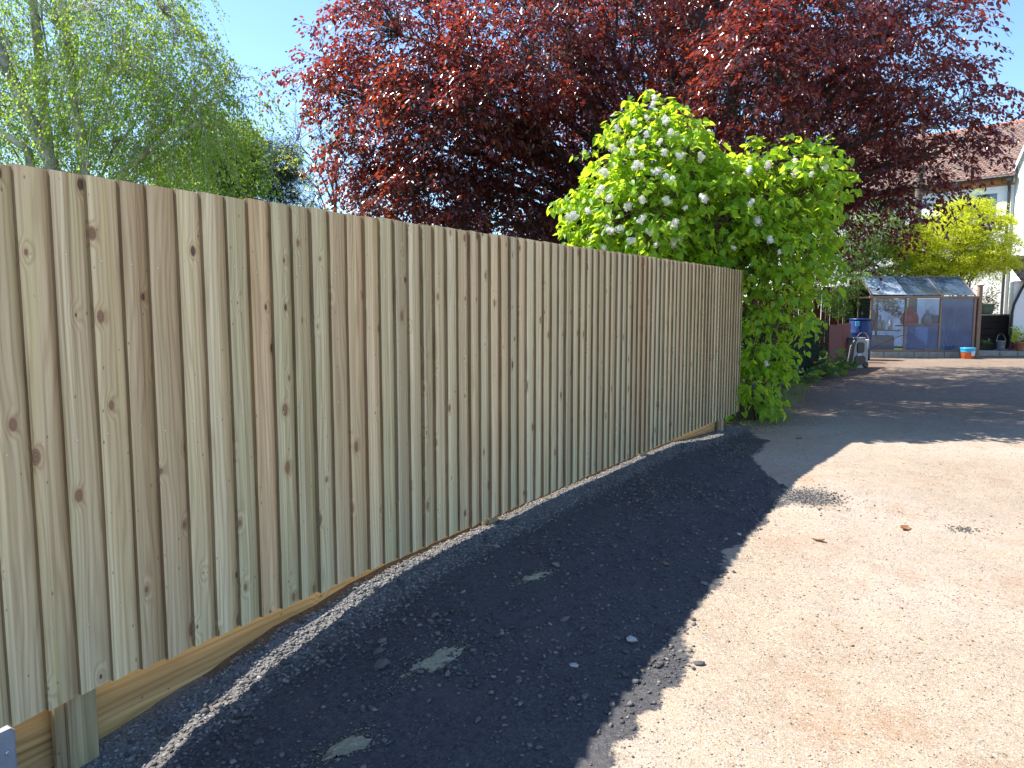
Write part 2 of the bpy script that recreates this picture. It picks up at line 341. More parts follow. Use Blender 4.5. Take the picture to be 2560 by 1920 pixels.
# loose stones --------------------------------------------------------------
ICO_V = []; _p = (1 + 5 ** .5) / 2
for a_ in (-1, 1):
    for b_ in (-_p, _p): ICO_V += [(0, a_, b_), (a_, b_, 0), (b_, 0, a_)]
ICO_V = np.array(ICO_V) / np.linalg.norm(ICO_V[0])
def hull_faces(P):
    n = len(P); out = []
    for i in range(n):
        for j in range(i + 1, n):
            for k in range(j + 1, n):
                nv = np.cross(P[j] - P[i], P[k] - P[i]); d = (P - P[i]) @ nv
                if (d <= 1e-6).all(): out.append((i, j, k))
                elif (d >= -1e-6).all(): out.append((i, k, j))
    return np.array(out)
ICO_F = hull_faces(ICO_V); OCT_V = np.array([(1, 0, 0), (-1, 0, 0), (0, 1, 0), (0, -1, 0), (0, 0, 1), (0, 0, -1)], float); OCT_F = hull_faces(OCT_V)
def scatter(name, P, size, flat, m, kind='stuff', tv=OCT_V, tf=OCT_F, aspect=.35, parent=None):
    k = len(P); sc_ = size[:, None] * rng.uniform(1 - aspect, 1 + aspect, (k, 3)); sc_[:, 2] *= flat
    T = tv[None] * (1 + rng.uniform(-.4, .38, (k, len(tv), 1))) * sc_[:, None, :]
    th = rng.uniform(0, 6.283, k); c_, s_ = np.cos(th)[:, None], np.sin(th)[:, None]
    tl = rng.normal(0, .25, (k, 1))
    X = T[..., 0] * c_ - T[..., 1] * s_; Y = T[..., 0] * s_ + T[..., 1] * c_; Z = T[..., 2] + X * tl
    Vv = np.stack([X, Y, Z], 2) + P[:, None]
    Fv = tf[None] + (np.arange(k) * len(tv))[:, None, None]
    me = np_mesh(name, Vv.reshape(-1, 3), Fv.reshape(-1, 3)); o = link(name, me, m, parent)
    if kind: tag(o, kind=kind)
    return o
def stonemat(name, cols, rough=.9):
    m, t, b, L = nmat(name); ge = nd(t, 'ShaderNodeNewGeometry'); cr = nd(t, 'ShaderNodeValToRGB'); e = cr.color_ramp.elements
    while len(e) < len(cols): e.new(.5)
    for i, c in enumerate(cols): e[i].position = i / (len(cols) - 1); e[i].color = (*c, 1)
    tc = nd(t, 'ShaderNodeTexCoord').outputs['Object']
    L(ge.outputs['Random Per Island'], cr.inputs[0]); L(MIX(t, MR(t, NOI(t, tc, 90, 3), .3, .7, 0, .45), cr.outputs[0], (.06, .055, .05)), b.inputs['Base Color']); b.inputs['Roughness'].default_value = rough; b.inputs['Specular IOR Level'].default_value = .2
    return m
M['planing_stone'] = stonemat('planing_stones', [(.06, .058, .06), (.10, .095, .09), (.075, .072, .074), (.17, .155, .138), (.055, .054, .056), (.25, .232, .205), (.13, .105, .085)])
M['sun_paled_gravel'] = stonemat('sun_brightened_gravel', [(.08, .077, .074), (.24, .227, .207), (.12, .114, .106), (.29, .275, .25), (.15, .142, .13), (.36, .342, .31)])  # stones lightened to paint in the sunlight at the fence foot
M['grit'] = stonemat('drive_grit', [(.30, .23, .16), (.48, .42, .35), (.12, .095, .075), (.60, .56, .50), (.26, .20, .14), (.10, .08, .065), (.38, .30, .23)])
M['litter'] = stonemat('dry_litter', [(.30, .14, .05), (.42, .26, .10), (.20, .10, .05), (.50, .37, .18)])
def sample(nm, s0, s1_, n0, n1_, f):
    s = rng.uniform(s0, s1_, nm); n = rng.uniform(n0, n1_, nm); k = rng.random(nm) < f(s, n); return s[k], n[k]
def pos(s, n, lift): z = ground_z(s, n); return A0 + s[:, None] * U + n[:, None] * N + np.stack([z * 0, z * 0, z + lift], 1)
def clump(s, n): return .25 + .75 * smooth01((vnoise(s * 1.6, n * 1.6, 21) - .3) / .4)
s, n = sample(26000, -1.1, 8.6, .0, 1.95, lambda s, n: plan_mask(s, n) * clump(s, n)); sz = .004 + .009 * rng.random(len(s)) ** 2.2
scatter('gravel', pos(s, n, sz * .25), sz, .65, M['planing_stone'], tv=ICO_V, tf=ICO_F)
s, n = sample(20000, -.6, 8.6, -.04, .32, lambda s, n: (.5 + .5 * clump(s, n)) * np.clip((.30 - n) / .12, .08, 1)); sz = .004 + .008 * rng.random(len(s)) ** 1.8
scatter('gravel', pos(s, n, sz * .1), sz, .55, M['sun_paled_gravel'], tv=ICO_V, tf=ICO_F)
s, n = sample(2200, -1.1, 7, .05, 1.6, lambda s, n: plan_mask(s, n) * clump(s, n) ** 2); sz = .009 + .013 * rng.random(len(s)) ** 2.5
scatter('gravel', pos(s, n, sz * .25), sz, .6, M['planing_stone'], tv=ICO_V, tf=ICO_F)
s, n = sample(52000, .0, 11, 1.0, 6.0, lambda s, n: (1 - plan_mask(s, n)) * (.25 + .75 * (vnoise(s * 1.1, n * 1.1, 31) > .45))); sz = .002 + .0045 * rng.random(len(s)) ** 3.5
scatter('grit', pos(s, n, sz * .2), sz, .55, M['grit'])
s, n = sample(22000, .0, 16, 1.2, 6.5, lambda s, n: (1 - plan_mask(s, n)) * np.clip((vnoise(s * .8, n * .8, 41) - .35) * 2.2, .05, 1)); sz = .0025 + .006 * rng.random(len(s)) ** 2.4
scatter('dry_litter', pos(s, n, .001 + 0 * sz), sz * 1.2, .16, M['litter'], aspect=.75)
# low ridge of spilled planings out on the drive
k = 1100; s = 4.76 + rng.normal(0, .15, k); n = 1.64 + rng.normal(0, .13, k); sz = .003 + .007 * rng.random(k) ** 2.5
scatter('gravel', pos(s, n, sz * .4), sz, .7, M['planing_stone'], tv=ICO_V, tf=ICO_F)
k = 110; s = 4.67 + rng.normal(0, .05, k); n = 2.70 + (s - 4.67) * .6 + rng.normal(0, .05, k); sz = .003 + .005 * rng.random(k)
scatter('gravel', pos(s, n, sz * .4), sz, .7, M['planing_stone'], tv=ICO_V, tf=ICO_F)

k = 1500; s = rng.uniform(8.7, 16, k); n = lerpc(s, [(8.7, .25), (9.3, .5), (11, .25), (16, -.3)]) - rng.random(k) ** 1.5 * .55 + rng.normal(0, .06, k); GP = pos(s, n, 0)
th = rng.uniform(0, 6.283, k); hg = rng.uniform(.03, .12, k) * (.4 + .8 * vnoise(s * 3, n * 3, 77)); tip = np.stack([np.cos(th) * hg * .7, np.sin(th) * hg * .7, hg], 1); sd_ = np.stack([-np.sin(th), np.cos(th), 0 * th], 1) * .003
GV = np.stack([GP - sd_, GP + sd_, GP + tip * .6 + sd_ * .6 + np.array([0, 0, .01]), GP + tip], 1).reshape(-1, 3)
GRASS = (GV, (np.array([(0, 1, 2, 3)])[None] + (np.arange(k) * 4)[:, None, None]).reshape(-1, 4))
# single stones, sawdust, dry leaves
M['pale_stone'] = plain('pale_stone', (.42, .40, .37), .85, .3, 40, bump=.4)
M['dark_stone'] = plain('dark_stone', (.10, .095, .09), .9, .35, 40, bump=.4)
def stone(s, n, r_, mat, label, fl=.6):
    z = float(ground_z(s, n)); g = MB(); V = []
    for a in range(10):
        pass
    T = ICO_V * (1 + rng.uniform(-.22, .22, (12, 1))) * np.array([r_ * 1.25, r_ * .85, r_ * fl])
    mid = {}; Vv = [tuple(p) for p in T]; Ff = []
    def mp(i, j):
        k = (min(i, j), max(i, j))
        if k not in mid: q = (np.array(Vv[i]) + np.array(Vv[j])) / 2 * (1.06 + random.uniform(-.06, .06)); mid[k] = len(Vv); Vv.append(tuple(q))
        return mid[k]
    for (i, j, k) in ICO_F:
        a, b_, c_ = mp(i, j), mp(j, k), mp(k, i); Ff += [(i, a, c_), (a, j, b_), (c_, b_, k), (a, b_, c_)]
    g.add(Vv, Ff); o = g.build('stone', mat); o.location = sn(s, n, z + r_ * fl * .35); o.rotation_euler = (random.uniform(-.2, .2), random.uniform(-.2, .2), random.uniform(0, 6))
    return tag(o, label, 'stone', 'loose stones on the drive')
stone(1.78, 1.38, .026, M['pale_stone'], 'largest pale stone lying in the shaded gravel near the sunlit edge')
stone(1.42, 1.26, .020, M['pale_stone'], 'flat pale stone in the shaded gravel left of the largest pale stone', .4)
stone(3.55, 1.42, .018, M['pale_stone'], 'thin pale stone just inside the shadow edge midway along the fence', .4)
stone(.95, .55, .034, M['dark_stone'], 'dark angular stone in the gravel behind the smallest sawdust patch near the camera', .6)
stone(1.02, .47, .026, M['dark_stone'], 'smaller dark stone touching the dark angular stone in the gravel', .6)
stone(1.75, 1.72, .022, M['dark_stone'], 'dark lump of stone on the boundary between sun and shadow', .7)
stone(2.7, .62, .022, M['dark_stone'], 'rounded grey stone in the shaded gravel beyond the farthest sawdust patch', .6)
M['sawdust'] = plain('sawdust', (.48, .45, .30), .95, .5, 90, bump=1.0)
SAW = []
def sawdust(s, n, ls, ln, rot, label):
    q = 34; a, b_ = np.meshgrid(np.linspace(-1.25, 1.25, q), np.linspace(-1.25, 1.25, q), indexing='ij'); sd_ = int(s * 100)
    edge_ = .82 + .75 * (vnoise(a * 2.2 + 9, b_ * 2.2, sd_) - .5) + .35 * (vnoise(a * 6 + 9, b_ * 6, sd_ + 1) - .5); r_ = np.hypot(a, b_); inn = r_ < edge_
    c_, s_ = math.cos(rot), math.sin(rot); ss = s + a * ls * c_ - b_ * ln * s_; nn = n + a * ls * s_ + b_ * ln * c_
    h_ = .010 * np.clip((edge_ - r_) / .4, 0, 1) ** .5 * (.4 + .9 * vnoise(ss * 70, nn * 70, 5)) - .001; P = pos(ss.ravel(), nn.ravel(), h_.ravel())
    cells = {(i, j) for i in range(q - 1) for j in range(q - 1) if inn[i:i + 2, j:j + 2].all()}; seen = {(q // 2, q // 2)} & cells or {next(iter(cells))}; st = list(seen)
    while st:
        i, j = st.pop()
        for e in ((i + 1, j), (i - 1, j), (i, j + 1), (i, j - 1)):
            if e in cells and e not in seen: seen.add(e); st.append(e)
    o = np_mesh('sawdust_patch', P, [(i * q + j, i * q + j + 1, (i + 1) * q + j + 1, (i + 1) * q + j) for i, j in sorted(seen)])
    import bmesh
    bm = bmesh.new(); bm.from_mesh(o); bmesh.ops.delete(bm, geom=[v for v in bm.verts if not v.link_faces], context='VERTS'); bm.to_mesh(o); bm.free()
    k = 500; aa, bb = rng.normal(0, .62, k) * ls, rng.normal(0, .62, k) * ln; SAW.append((s + aa * c_ - bb * s_, n + aa * s_ + bb * c_))
    return tag(link('sawdust_patch', o, M['sawdust'], smooth=True), label, 'sawdust', 'sawdust patches on the gravel')
sawdust(1.10, .72, .20, .06, .15, 'middle patch of pale sawdust, elongated, on the shaded gravel')
sawdust(.47, .77, .13, .07, .3, 'nearest patch of pale sawdust on the shaded gravel by the camera')
sawdust(2.14, .65, .13, .03, .2, 'smallest and farthest streak of pale sawdust on the shaded gravel')
ss, nn = np.concatenate([q[0] for q in SAW]), np.concatenate([q[1] for q in SAW]); sz = .0015 + .004 * rng.random(len(ss)) ** 2
scatter('sawdust', pos(ss, nn, .004 + 0 * sz), sz, .5, M['sawdust'], aspect=.6)
M['dry_leaf'] = leafmat('dry_leaf', [(.30, .12, .05), (.38, .18, .07)], ((.4, .15, .05), (.45, .2, .07)), .2, .6)
def dry_leaf(s, n, size, rz, label):
    g = MB(); V = []; 
    for i in range(6):
        x = i / 5 - .5; wd = .32 * math.sin(math.pi * min(.97, max(.04, i / 5))) ** .7
        for j in (-1, 0, 1): V.append((x, j * wd, .10 * abs(j) + .35 * x * x - .02 * (j == 0)))
    Ff = [(i * 3 + j, i * 3 + j + 1, i * 3 + j + 4, i * 3 + j + 3) for i in range(5) for j in range(2)]
    g.add(np.array(V) * size, Ff); o = g.build('dry_leaf', M['dry_leaf'], smooth=True); o.location = sn(s, n, float(ground_z(s, n)) + .004); o.rotation_euler = (.25, .1, rz)
    return tag(o, label, 'leaf', 'dry leaves on the drive')
dry_leaf(4.38, 2.34, .10, .6, 'largest curled brown leaf on the sunlit drive, right of the others')
dry_leaf(3.71, 1.89, .075, 2.6, 'orange-brown leaf on the sunlit drive beside the fence shadow edge')
dry_leaf(2.75, 1.20, .05, 1.2, 'small reddish leaf in the shaded gravel near the shadow edge')
dry_leaf(7.9, .95, .09, .3, 'brown leaf in the shade just beyond the far end of the fence')

# ------------------------------------------------------------------ fence
fence = empty('board_fence', A0, math.pi / 2 - FA)   # local x runs along the fence, local -y faces the drive
tag(fence, 'long new timber fence of overlapping vertical boards along the gravel drive', 'fence')
TOP, BOT, S0, S1 = 2.05, .2, -1.15, 8.76
PAL = [(1.0, .99, .96), (.96, .97, .94), (1.0, .98, .93), (.98, .99, .95), (.93, .92, .87), (1.03, 1.02, 1.0), (.98, .95, .88), (.95, .98, .90), (1.02, 1.0, .97)]
BRN = [(.95, .87, .80), (.92, .83, .75), (.98, .90, .84)]
SEQ = {12: BRN[2], 16: (.93, .80, .72), 17: PAL[7], 18: PAL[7], 19: (1.0, 1.02, .97), 20: BRN[0], 21: BRN[1], 22: BRN[0], 23: PAL[7], 30: BRN[2], 35: BRN[0], 36: (1.06, 1.06, 1.07)}
def make_board(s, pw, i):
    wd = pw + .03; t1, t2 = random.uniform(.024, .031), .006; nz = 7
    top = TOP + random.uniform(-.004, .004); bot = BOT + random.uniform(-.004, .004)
    lean = random.uniform(-.004, .004); bow = random.uniform(-.004, .004); cup = random.uniform(-.0015, .0025)
    yo = -.006
    prof = [(0, 0), (.0, t1 - .002), (.0025, t1), (wd * .5, (t1 + t2) / 2 + cup), (wd - .002, t2), (wd, t2 * .6), (wd, 0)]
    V = []; np_ = len(prof)
    for k in range(nz + 1):
        f = k / nz; z = bot + (top - bot) * f; dx = lean * f + bow * math.sin(f * math.pi)
        for (x, y) in prof:
            base = yo * (1 - x / wd)
            V.append((x + dx, base - y, z))
    Fc = [tuple(range(np_)), tuple(range((nz + 1) * np_ - 1, nz * np_ - 1, -1))]
    for k in range(nz):
        for j in range(np_):
            q = (j + 1) % np_; Fc.append((k * np_ + j, (k + 1) * np_ + j, (k + 1) * np_ + q, k * np_ + q))
    me = bpy.data.meshes.new('board'); me.from_pydata(V, [], Fc); me.update(); me.materials.append(M['board']); me.materials.append(M['edge'])
    for k in range(nz): me.polygons[2 + k * np_].material_index = 1  # thick edge face gets the painted shade
    o = link('board', me, M['board'], fence); o.location = (s, 0, 0)
    c_ = SEQ.get(i) or (random.choice(BRN) if random.random() < .16 else random.choice(PAL))
    j = random.uniform(.84, 1.07); o.color = (c_[0] * j, c_[1] * j, c_[2] * j, 1)
    return t1
s = S0; i = 0; nails = MB()
while s < S1 - .03:
    pw = .118 + random.uniform(-.007, .007)
    if s + pw > S1: pw = S1 - s
    t1 = make_board(s, pw, i)
    for zn in (.47, 1.13, 1.76):
        xx, zz = s + random.uniform(.028, .04), zn + random.uniform(-.02, .02)
        nails.lathe([(.0032, 0), (.0032, .0016), (.0016, .0022)], sides=6)
        L_ = len(nails.v) - 18
        for q in range(L_, L_ + 18):
            x_, y_, z_ = nails.v[q]; nails.v[q] = (xx + x_, -(.006 + t1 - .003) - z_, zz + y_)
    s += pw; i += 1
tag(nails.build('nails', M['steel'], fence), kind='stuff')
posts = [-.105, 2.68, 5.40, 8.02]
for p in posts + [-2.9]:
    if p < S0: continue
    g = MB().bev((0, .052, .72), (.105, .10, 2.46), .004); o = g.build('post', M['post_wood'], fence); o.location = (p + .0525, 0, .002)
    g = MB().bev((0, .036, 0), (.038, .03, .42), .003); o = g.build('cleat', M['post_wood'], fence); o.location = (p - .0195, 0, -.012)
for zr in (.50, 1.14, 1.78):
    edges_ = [S0] + [p + .0525 for p in posts] + [S1]
    for a, b_ in zip(edges_[:-1], edges_[1:]):
        if b_ - a < .3: continue
        l_ = b_ - a - .003; V = [(0, .001, -.045), (0, .001, .045), (0, .05, 0)]; V += [(l_, y, z) for (_, y, z) in V]
        o = MB().add(V, [(0, 2, 1), (3, 4, 5), (0, 1, 4, 3), (1, 2, 5, 4), (2, 0, 3, 5)]).build('arris_rail', M['rail_wood'], fence); o.location = (a, 0, zr)
ends = [-.29] + [x for p in posts for x in (p - .001, p + .106)]
for a, b_ in zip(ends[0::2], ends[1::2]):
    l_ = b_ - a
    o = MB().bev((l_ / 2, .085, -.04), (l_, .026, .41), .003).build('gravel_board', M['gravel_wood'], fence); o.location = (a, 0, 0)
    o = MB().bev((l_ / 2, .083, .184), (l_, .03, .030), .003).build('batten', M['gravel_wood'], fence); o.location = (a, 0, 0)
sp = MB().bev((0, .02, -.1), (.30, .09, .575), .008).build('concrete_spur', M['concrete'], fence); sp.location = (-.443, 0, 0); sp['label'] = 'pale grey concrete spur under the boards'
bo = MB(); bo.lathe([(.006, 0), (.006, .003), (.003, .005)], sides=8); bo = bo.build('bolt', M['steel'], sp); bo.rotation_euler = (math.pi / 2, 0, 0); bo.location = (.118, -.0255, .115)

# ------------------------------------------------------------------ foliage machinery
def unit(v): return v / (np.linalg.norm(v, axis=-1, keepdims=True) + 1e-9)
BEECH_L = (np.array([(0, 0, 0), (.32, .42, .10), (.70, .34, .06), (1, 0, -.10), (.70, -.34, .06), (.32, -.42, .10)]), [(0, 5, 4, 3), (0, 3, 2, 1)])
SMALL_L = (np.array([(0, 0, 0), (.42, .5, .08), (1, 0, -.08), (.42, -.5, .08)]), [(0, 3, 2), (0, 2, 1)])
LILAC_L = (np.array([(.06, 0, 0), (-.06, .24, .05), (.18, .50, .10), (.55, .38, .05), (1, 0, -.16), (.55, -.38, .05), (.18, -.50, .10), (-.06, -.24, .05)]), [(0, 7, 6, 5, 4), (0, 4, 3, 2, 1)])
def leaf_mesh(name, P, ax, nr, Ln, Wd, tpl):
    T, Fc = tpl; ax = unit(ax); sd_ = unit(np.cross(nr, ax)); nr = np.cross(ax, sd_)
    Vv = P[:, None] + Ln[:, None, None] * T[None, :, 0:1] * ax[:, None] + Wd[:, None, None] * T[None, :, 1:2] * sd_[:, None] + Wd[:, None, None] * T[None, :, 2:3] * nr[:, None]
    Fv = np.array(Fc)[None] + (np.arange(len(P)) * len(T))[:, None, None]
    return np_mesh(name, Vv.reshape(-1, 3), Fv.reshape(-1, len(Fc[0])))
def crown_parts(root, P, ax, nr, Ln, Wd, tpl, m, single=0, score=None):
    """crown of leaves; the `single` leaves that show largest are objects of their own"""
    keep = np.ones(len(P), bool)
    if single:
        T, Fc = tpl; me = bpy.data.meshes.new('leaf'); me.from_pydata([tuple(q) for q in T], [], Fc); me.update(); me.materials.append(m)
        idx = np.argsort(-score)[:single]; keep[idx] = False
        a = unit(ax); sd_ = unit(np.cross(nr, a)); n2 = np.cross(a, sd_)
        for i in idx:
            o = bpy.data.objects.new('leaf', me); COL.objects.link(o); o.parent = root
            X, Y, Z = a[i] * Ln[i], sd_[i] * Wd[i], n2[i] * Wd[i]
            o.matrix_local = Matrix(((X[0], Y[0], Z[0], P[i][0]), (X[1], Y[1], Z[1], P[i][1]), (X[2], Y[2], Z[2], P[i][2]), (0, 0, 0, 1)))
    o = link('crown', leaf_mesh('crown', P[keep], ax[keep], nr[keep], Ln[keep], Wd[keep], tpl), m, root)
    return tag(o, kind='stuff')
def curve(a, b_, sag=.0, k=6, wob=.04):
    a, b_ = np.array(a, float), np.array(b_, float); t_ = np.linspace(0, 1, k)[:, None]; d = np.linalg.norm(b_ - a)
    P = a + (b_ - a) * t_; P[:, 2] += (np.sin(t_[:, 0] * math.pi) * sag * d)
    P[1:-1] += rng.normal(0, wob * d / k, (k - 2, 3)); return P
def twig_mesh(name, segs, m, root):
    """many thin three-sided twigs; segs (k,npts,3), radii (k,npts)"""
    Ps, Rs = segs; k, q, _ = Ps.shape; T = unit(np.gradient(Ps, axis=1)); ref = np.array([.31, .77, .55])
    a = unit(np.cross(T, ref)); b_ = np.cross(T, a); V = []
    for j in range(3):
        th = 2.0944 * j; V.append(Ps + Rs[..., None] * (a * math.cos(th) + b_ * math.sin(th)))
    V = np.stack(V, 2); base = (np.arange(k) * q * 3)[:, None, None]; Fv = []
    for i in range(q - 1):
        for j in range(3):
            j2 = (j + 1) % 3; Fv.append([i * 3 + j, i * 3 + j2, (i + 1) * 3 + j2, (i + 1) * 3 + j])
    Fv = np.array(Fv)[None] + base
    return tag(link(name, np_mesh(name, V.reshape(-1, 3), Fv.reshape(-1, 4)), m, root), kind='stuff')
def lobe_pts(lobes, base):
    """lobes: (px,py,depth,rx_px,ry_px,rz_m,count,shell) -> spray origins, outward direction, lobe number (relative to base)"""
    P = []; D = []; I = []
    for k, l in enumerate(lobes):
        px, py, Y, rx, ry, rz, cnt = l[:7]; shell = l[7] if len(l) > 7 else .45
        c_ = at(px, py, Y); v = unit(rng.normal(size=(cnt, 3))); r_ = (shell + (1 - shell) * rng.random((cnt, 1)) ** .6)
        rad = np.array([rx / F_PX * Y, rz, ry / F_PX * Y]); P.append(c_ + v * r_ * rad - base); D.append(v); I += [k] * cnt
    return np.concatenate(P), unit(np.concatenate(D)), np.array(I)

def tree(name, label, cat, base, lobes, leaf, tpl, lm, bark, trunk_r, trunk_pts=None, spray=(.7, 30), droop=.5, flat=.35, size=(.06, .085), wr=.62, group=None, single=0, stems=None, limb_r=.35, fork=.35, hang=.0, twig_r=.004, spread=.16, min_z=.15):
    base = np.array(base, float); root = empty(name, base); tag(root, label, cat, group)
    P, D, I = lobe_pts(lobes, base); ok = P[:, 2] > min_z; P, D, I = P[ok], D[ok], I[ok]
    cents = [at(*l[:3]) - base for l in lobes]; topz = max(c_[2] for c_ in cents)
    # trunk and limbs
    tp = np.array(trunk_pts, float) if trunk_pts is not None else curve((0, 0, -.15), (cents[0][0] * .25, cents[0][1] * .25, topz * .8), 0, 7, .05)
    tr = np.linspace(trunk_r, trunk_r * .28, len(tp)); tr[0] *= 1.25
    g = MB().tube(tp, tr, 10); trunk = g.build('trunk', bark, root, True)
    for st in (stems or []): MB().tube(*st, 9).build('trunk', bark, root, True)
    limbs = []; subs = []
    for c_ in cents:
        f = np.clip(c_[2] / tp[-1][2] * fork + .08, .1, .95); j = f * (len(tp) - 1); a = tp[int(j)] + (tp[min(int(j) + 1, len(tp) - 1)] - tp[int(j)]) * (j % 1)
        q = curve(a, c_, .10, 8, .12); limbs.append(q); r0 = trunk_r * limb_r * random.uniform(.7, 1.1)
        g = MB().tube(q, np.linspace(r0, max(.008, r0 * .25), 8), 6); pool = [q[4:]]; mine = P[I == len(limbs) - 1]
        for e in (mine[rng.choice(len(mine), min(len(mine), 9), replace=False)] if len(mine) else []):
            st = q[rng.integers(2, 7)]; w_ = curve(st, st + (e - st) * .85, .08, 7, .14); pool.append(w_[2:]); r1 = max(.006, r0 * .3); g.tube(w_, np.linspace(r1, .004, 7), 4)
        subs.append(np.concatenate(pool)); g.build('branch', bark, root, True)
    # sprays
    k = len(P); q = 5; Ls = spray[0] * rng.uniform(.6, 1.3, k)
    dirs = unit(D * np.array([1, 1, flat]) + rng.normal(0, .35, (k, 3))); t_ = np.linspace(0, 1, q)
    Sp = P[:, None] + dirs[:, None] * (Ls[:, None] * t_)[..., None]; Sp[..., 2] -= droop * Ls[:, None] * t_ ** 2 + hang * Ls[:, None] * t_
    # connectors from the limbs to the sprays
    Cn = np.zeros((k, q, 3))
    for i in range(k):
        l_ = subs[I[i]]; a = l_[np.argmin(((l_ - P[i]) ** 2).sum(1))]
        Cn[i] = a + (P[i] - a) * t_[:, None]; Cn[i, :, 2] += np.sin(t_ * math.pi) * .08 * np.linalg.norm(P[i] - a)
    Cn[:, 1:-1] += rng.normal(0, .03, (k, q - 2, 3))
    twig_mesh('twigs', (np.concatenate([Cn, Sp]), np.concatenate([np.tile(np.linspace(twig_r * 2.4, twig_r * 1.2, q), (k, 1)), np.tile(np.linspace(twig_r * 1.1, twig_r * .5, q), (k, 1))])), bark, root)
    # leaves
    nl = spray[1]; idx = np.repeat(np.arange(k), nl); tt = np.clip(rng.beta(1.3, 1.0, k * nl), 0, 1) * (q - 1); j = np.minimum(tt.astype(int), q - 2); f = (tt - j)[:, None]
    LP = Sp[idx, j] * (1 - f) + Sp[idx, j + 1] * f; tg = unit(Sp[idx, j + 1] - Sp[idx, j]); side = unit(np.cross(tg, np.array([0, 0, 1.])) + 1e-6) * rng.choice([-1, 1], (k * nl, 1))
    off = rng.random((k * nl, 1)) ** .8 * spread; LP = LP + side * off + rng.normal(0, spread * .22, (k * nl, 3))
    ax = unit(tg * .6 + side * .8 + rng.normal(0, .45, (k * nl, 3)) + np.array([0, 0, -.45 - hang])); nr = unit(np.array([0, 0, 1.]) + rng.normal(0, .55, (k * nl, 3)))
    Ln = rng.uniform(*size, k * nl); Wd = Ln * wr * rng.uniform(.85, 1.15, k * nl)
    ok = LP[:, 2] > .03; LP, ax, nr, Ln, Wd = LP[ok], ax[ok], nr[ok], Ln[ok], Wd[ok]
    score = None
    if single:
        vis = (LP + base) - CAMP; dist = np.linalg.norm(vis, axis=1); v = unit(vis); side_ = unit(np.cross(nr, ax)); nn = np.cross(ax, side_)
        cen = np.mean(LP, 0); ins = (np.abs(vis[:, 0] / vis[:, 1]) < .63) & (vis[:, 2] / vis[:, 1] < .36)
        score = Ln / dist * (.4 + np.abs((nn * v).sum(1))) * ins * (1 + .25 * (-(LP - cen)[:, 1] > .5))
        score *= np.where(vis[:, 1] < np.quantile(vis[:, 1], .25), 2, 1)
    crown_parts(root, LP, ax, nr, Ln, Wd, tpl, lm, single, score)
    return root

M['beech_leaf'] = leafmat('copper_beech_leaf', [(.055, .017, .024), (.085, .022, .027), (.048, .017, .027), (.13, .032, .030)], ((.44, .035, .035), (.74, .13, .035)), .30, .27, 1.0)
M['lilac_leaf'] = leafmat('lilac_leaf', [(.10, .24, .024), (.15, .32, .026), (.085, .21, .026), (.22, .38, .03)], ((.55, .82, .04), (.80, .92, .05)), .55, .42, .4)
M['birch_leaf'] = leafmat('birch_leaf', [(.09, .19, .03), (.14, .26, .035), (.075, .16, .035), (.19, .30, .05)], ((.44, .70, .06), (.65, .80, .08)), .52, .45, .4)
M['hazel_leaf'] = leafmat('mixed_green_leaf', [(.08, .17, .03), (.13, .22, .03), (.06, .13, .03), (.19, .27, .04)], ((.32, .52, .05), (.52, .60, .06)), .42, .5, .35)
M['yellow_leaf'] = leafmat('young_yellow_leaf', [(.30, .33, .05), (.38, .40, .06), (.24, .30, .05)], ((.55, .60, .08), (.65, .65, .1)), .4, .5, .3)
M['maple_leaf'] = leafmat('golden_maple_leaf', [(.46, .52, .03), (.56, .58, .035), (.38, .48, .03), (.60, .60, .04)], ((.80, .88, .04), (.92, .92, .05)), .5, .5, .3)
M['conifer_leaf'] = leafmat('pine_needles', [(.022, .05, .022), (.035, .07, .028), (.05, .085, .035)], ((.06, .12, .04), (.10, .15, .05)), .2, .6, .3)
M['shrub_leaf'] = leafmat('shrub_leaf', [(.06, .13, .03), (.10, .19, .035), (.045, .10, .03), (.15, .24, .05)], ((.25, .42, .06), (.40, .52, .07)), .4, .45, .4)
M['azalea_leaf'] = leafmat('azalea_leaf', [(.09, .11, .03), (.15, .09, .045), (.20, .07, .04), (.12, .14, .04), (.24, .17, .11)], ((.3, .3, .1), (.5, .25, .12)), .3, .5, .3)
M['yew_leaf'] = leafmat('hedge_leaf', [(.018, .045, .016), (.028, .065, .02), (.022, .05, .02)], ((.04, .09, .03), (.07, .13, .03)), .2, .5, .35)
M['petal'] = leafmat('white_petal', [(.78, .77, .70), (.82, .82, .78)], ((.8, .8, .7), (.8, .8, .75)), .3, .6, .2)
M['beech_bark'] = barkmat('beech_bark', (.085, .075, .065), (.05, .045, .04))
M['birch_bark'] = barkmat('birch_bark', (.62, .58, .50), (.20, .17, .14), 3, .9)
M['brown_bark'] = barkmat('brown_bark', (.13, .095, .07), (.07, .05, .035))

M['grass'] = leafmat('grass_blade', [(.10, .17, .03), (.16, .22, .04), (.24, .22, .08)], ((.25, .35, .05), (.4, .4, .1)), .35, .5, .3)
tag(link('grass', np_mesh('grass', *GRASS), M['grass']), kind='stuff')
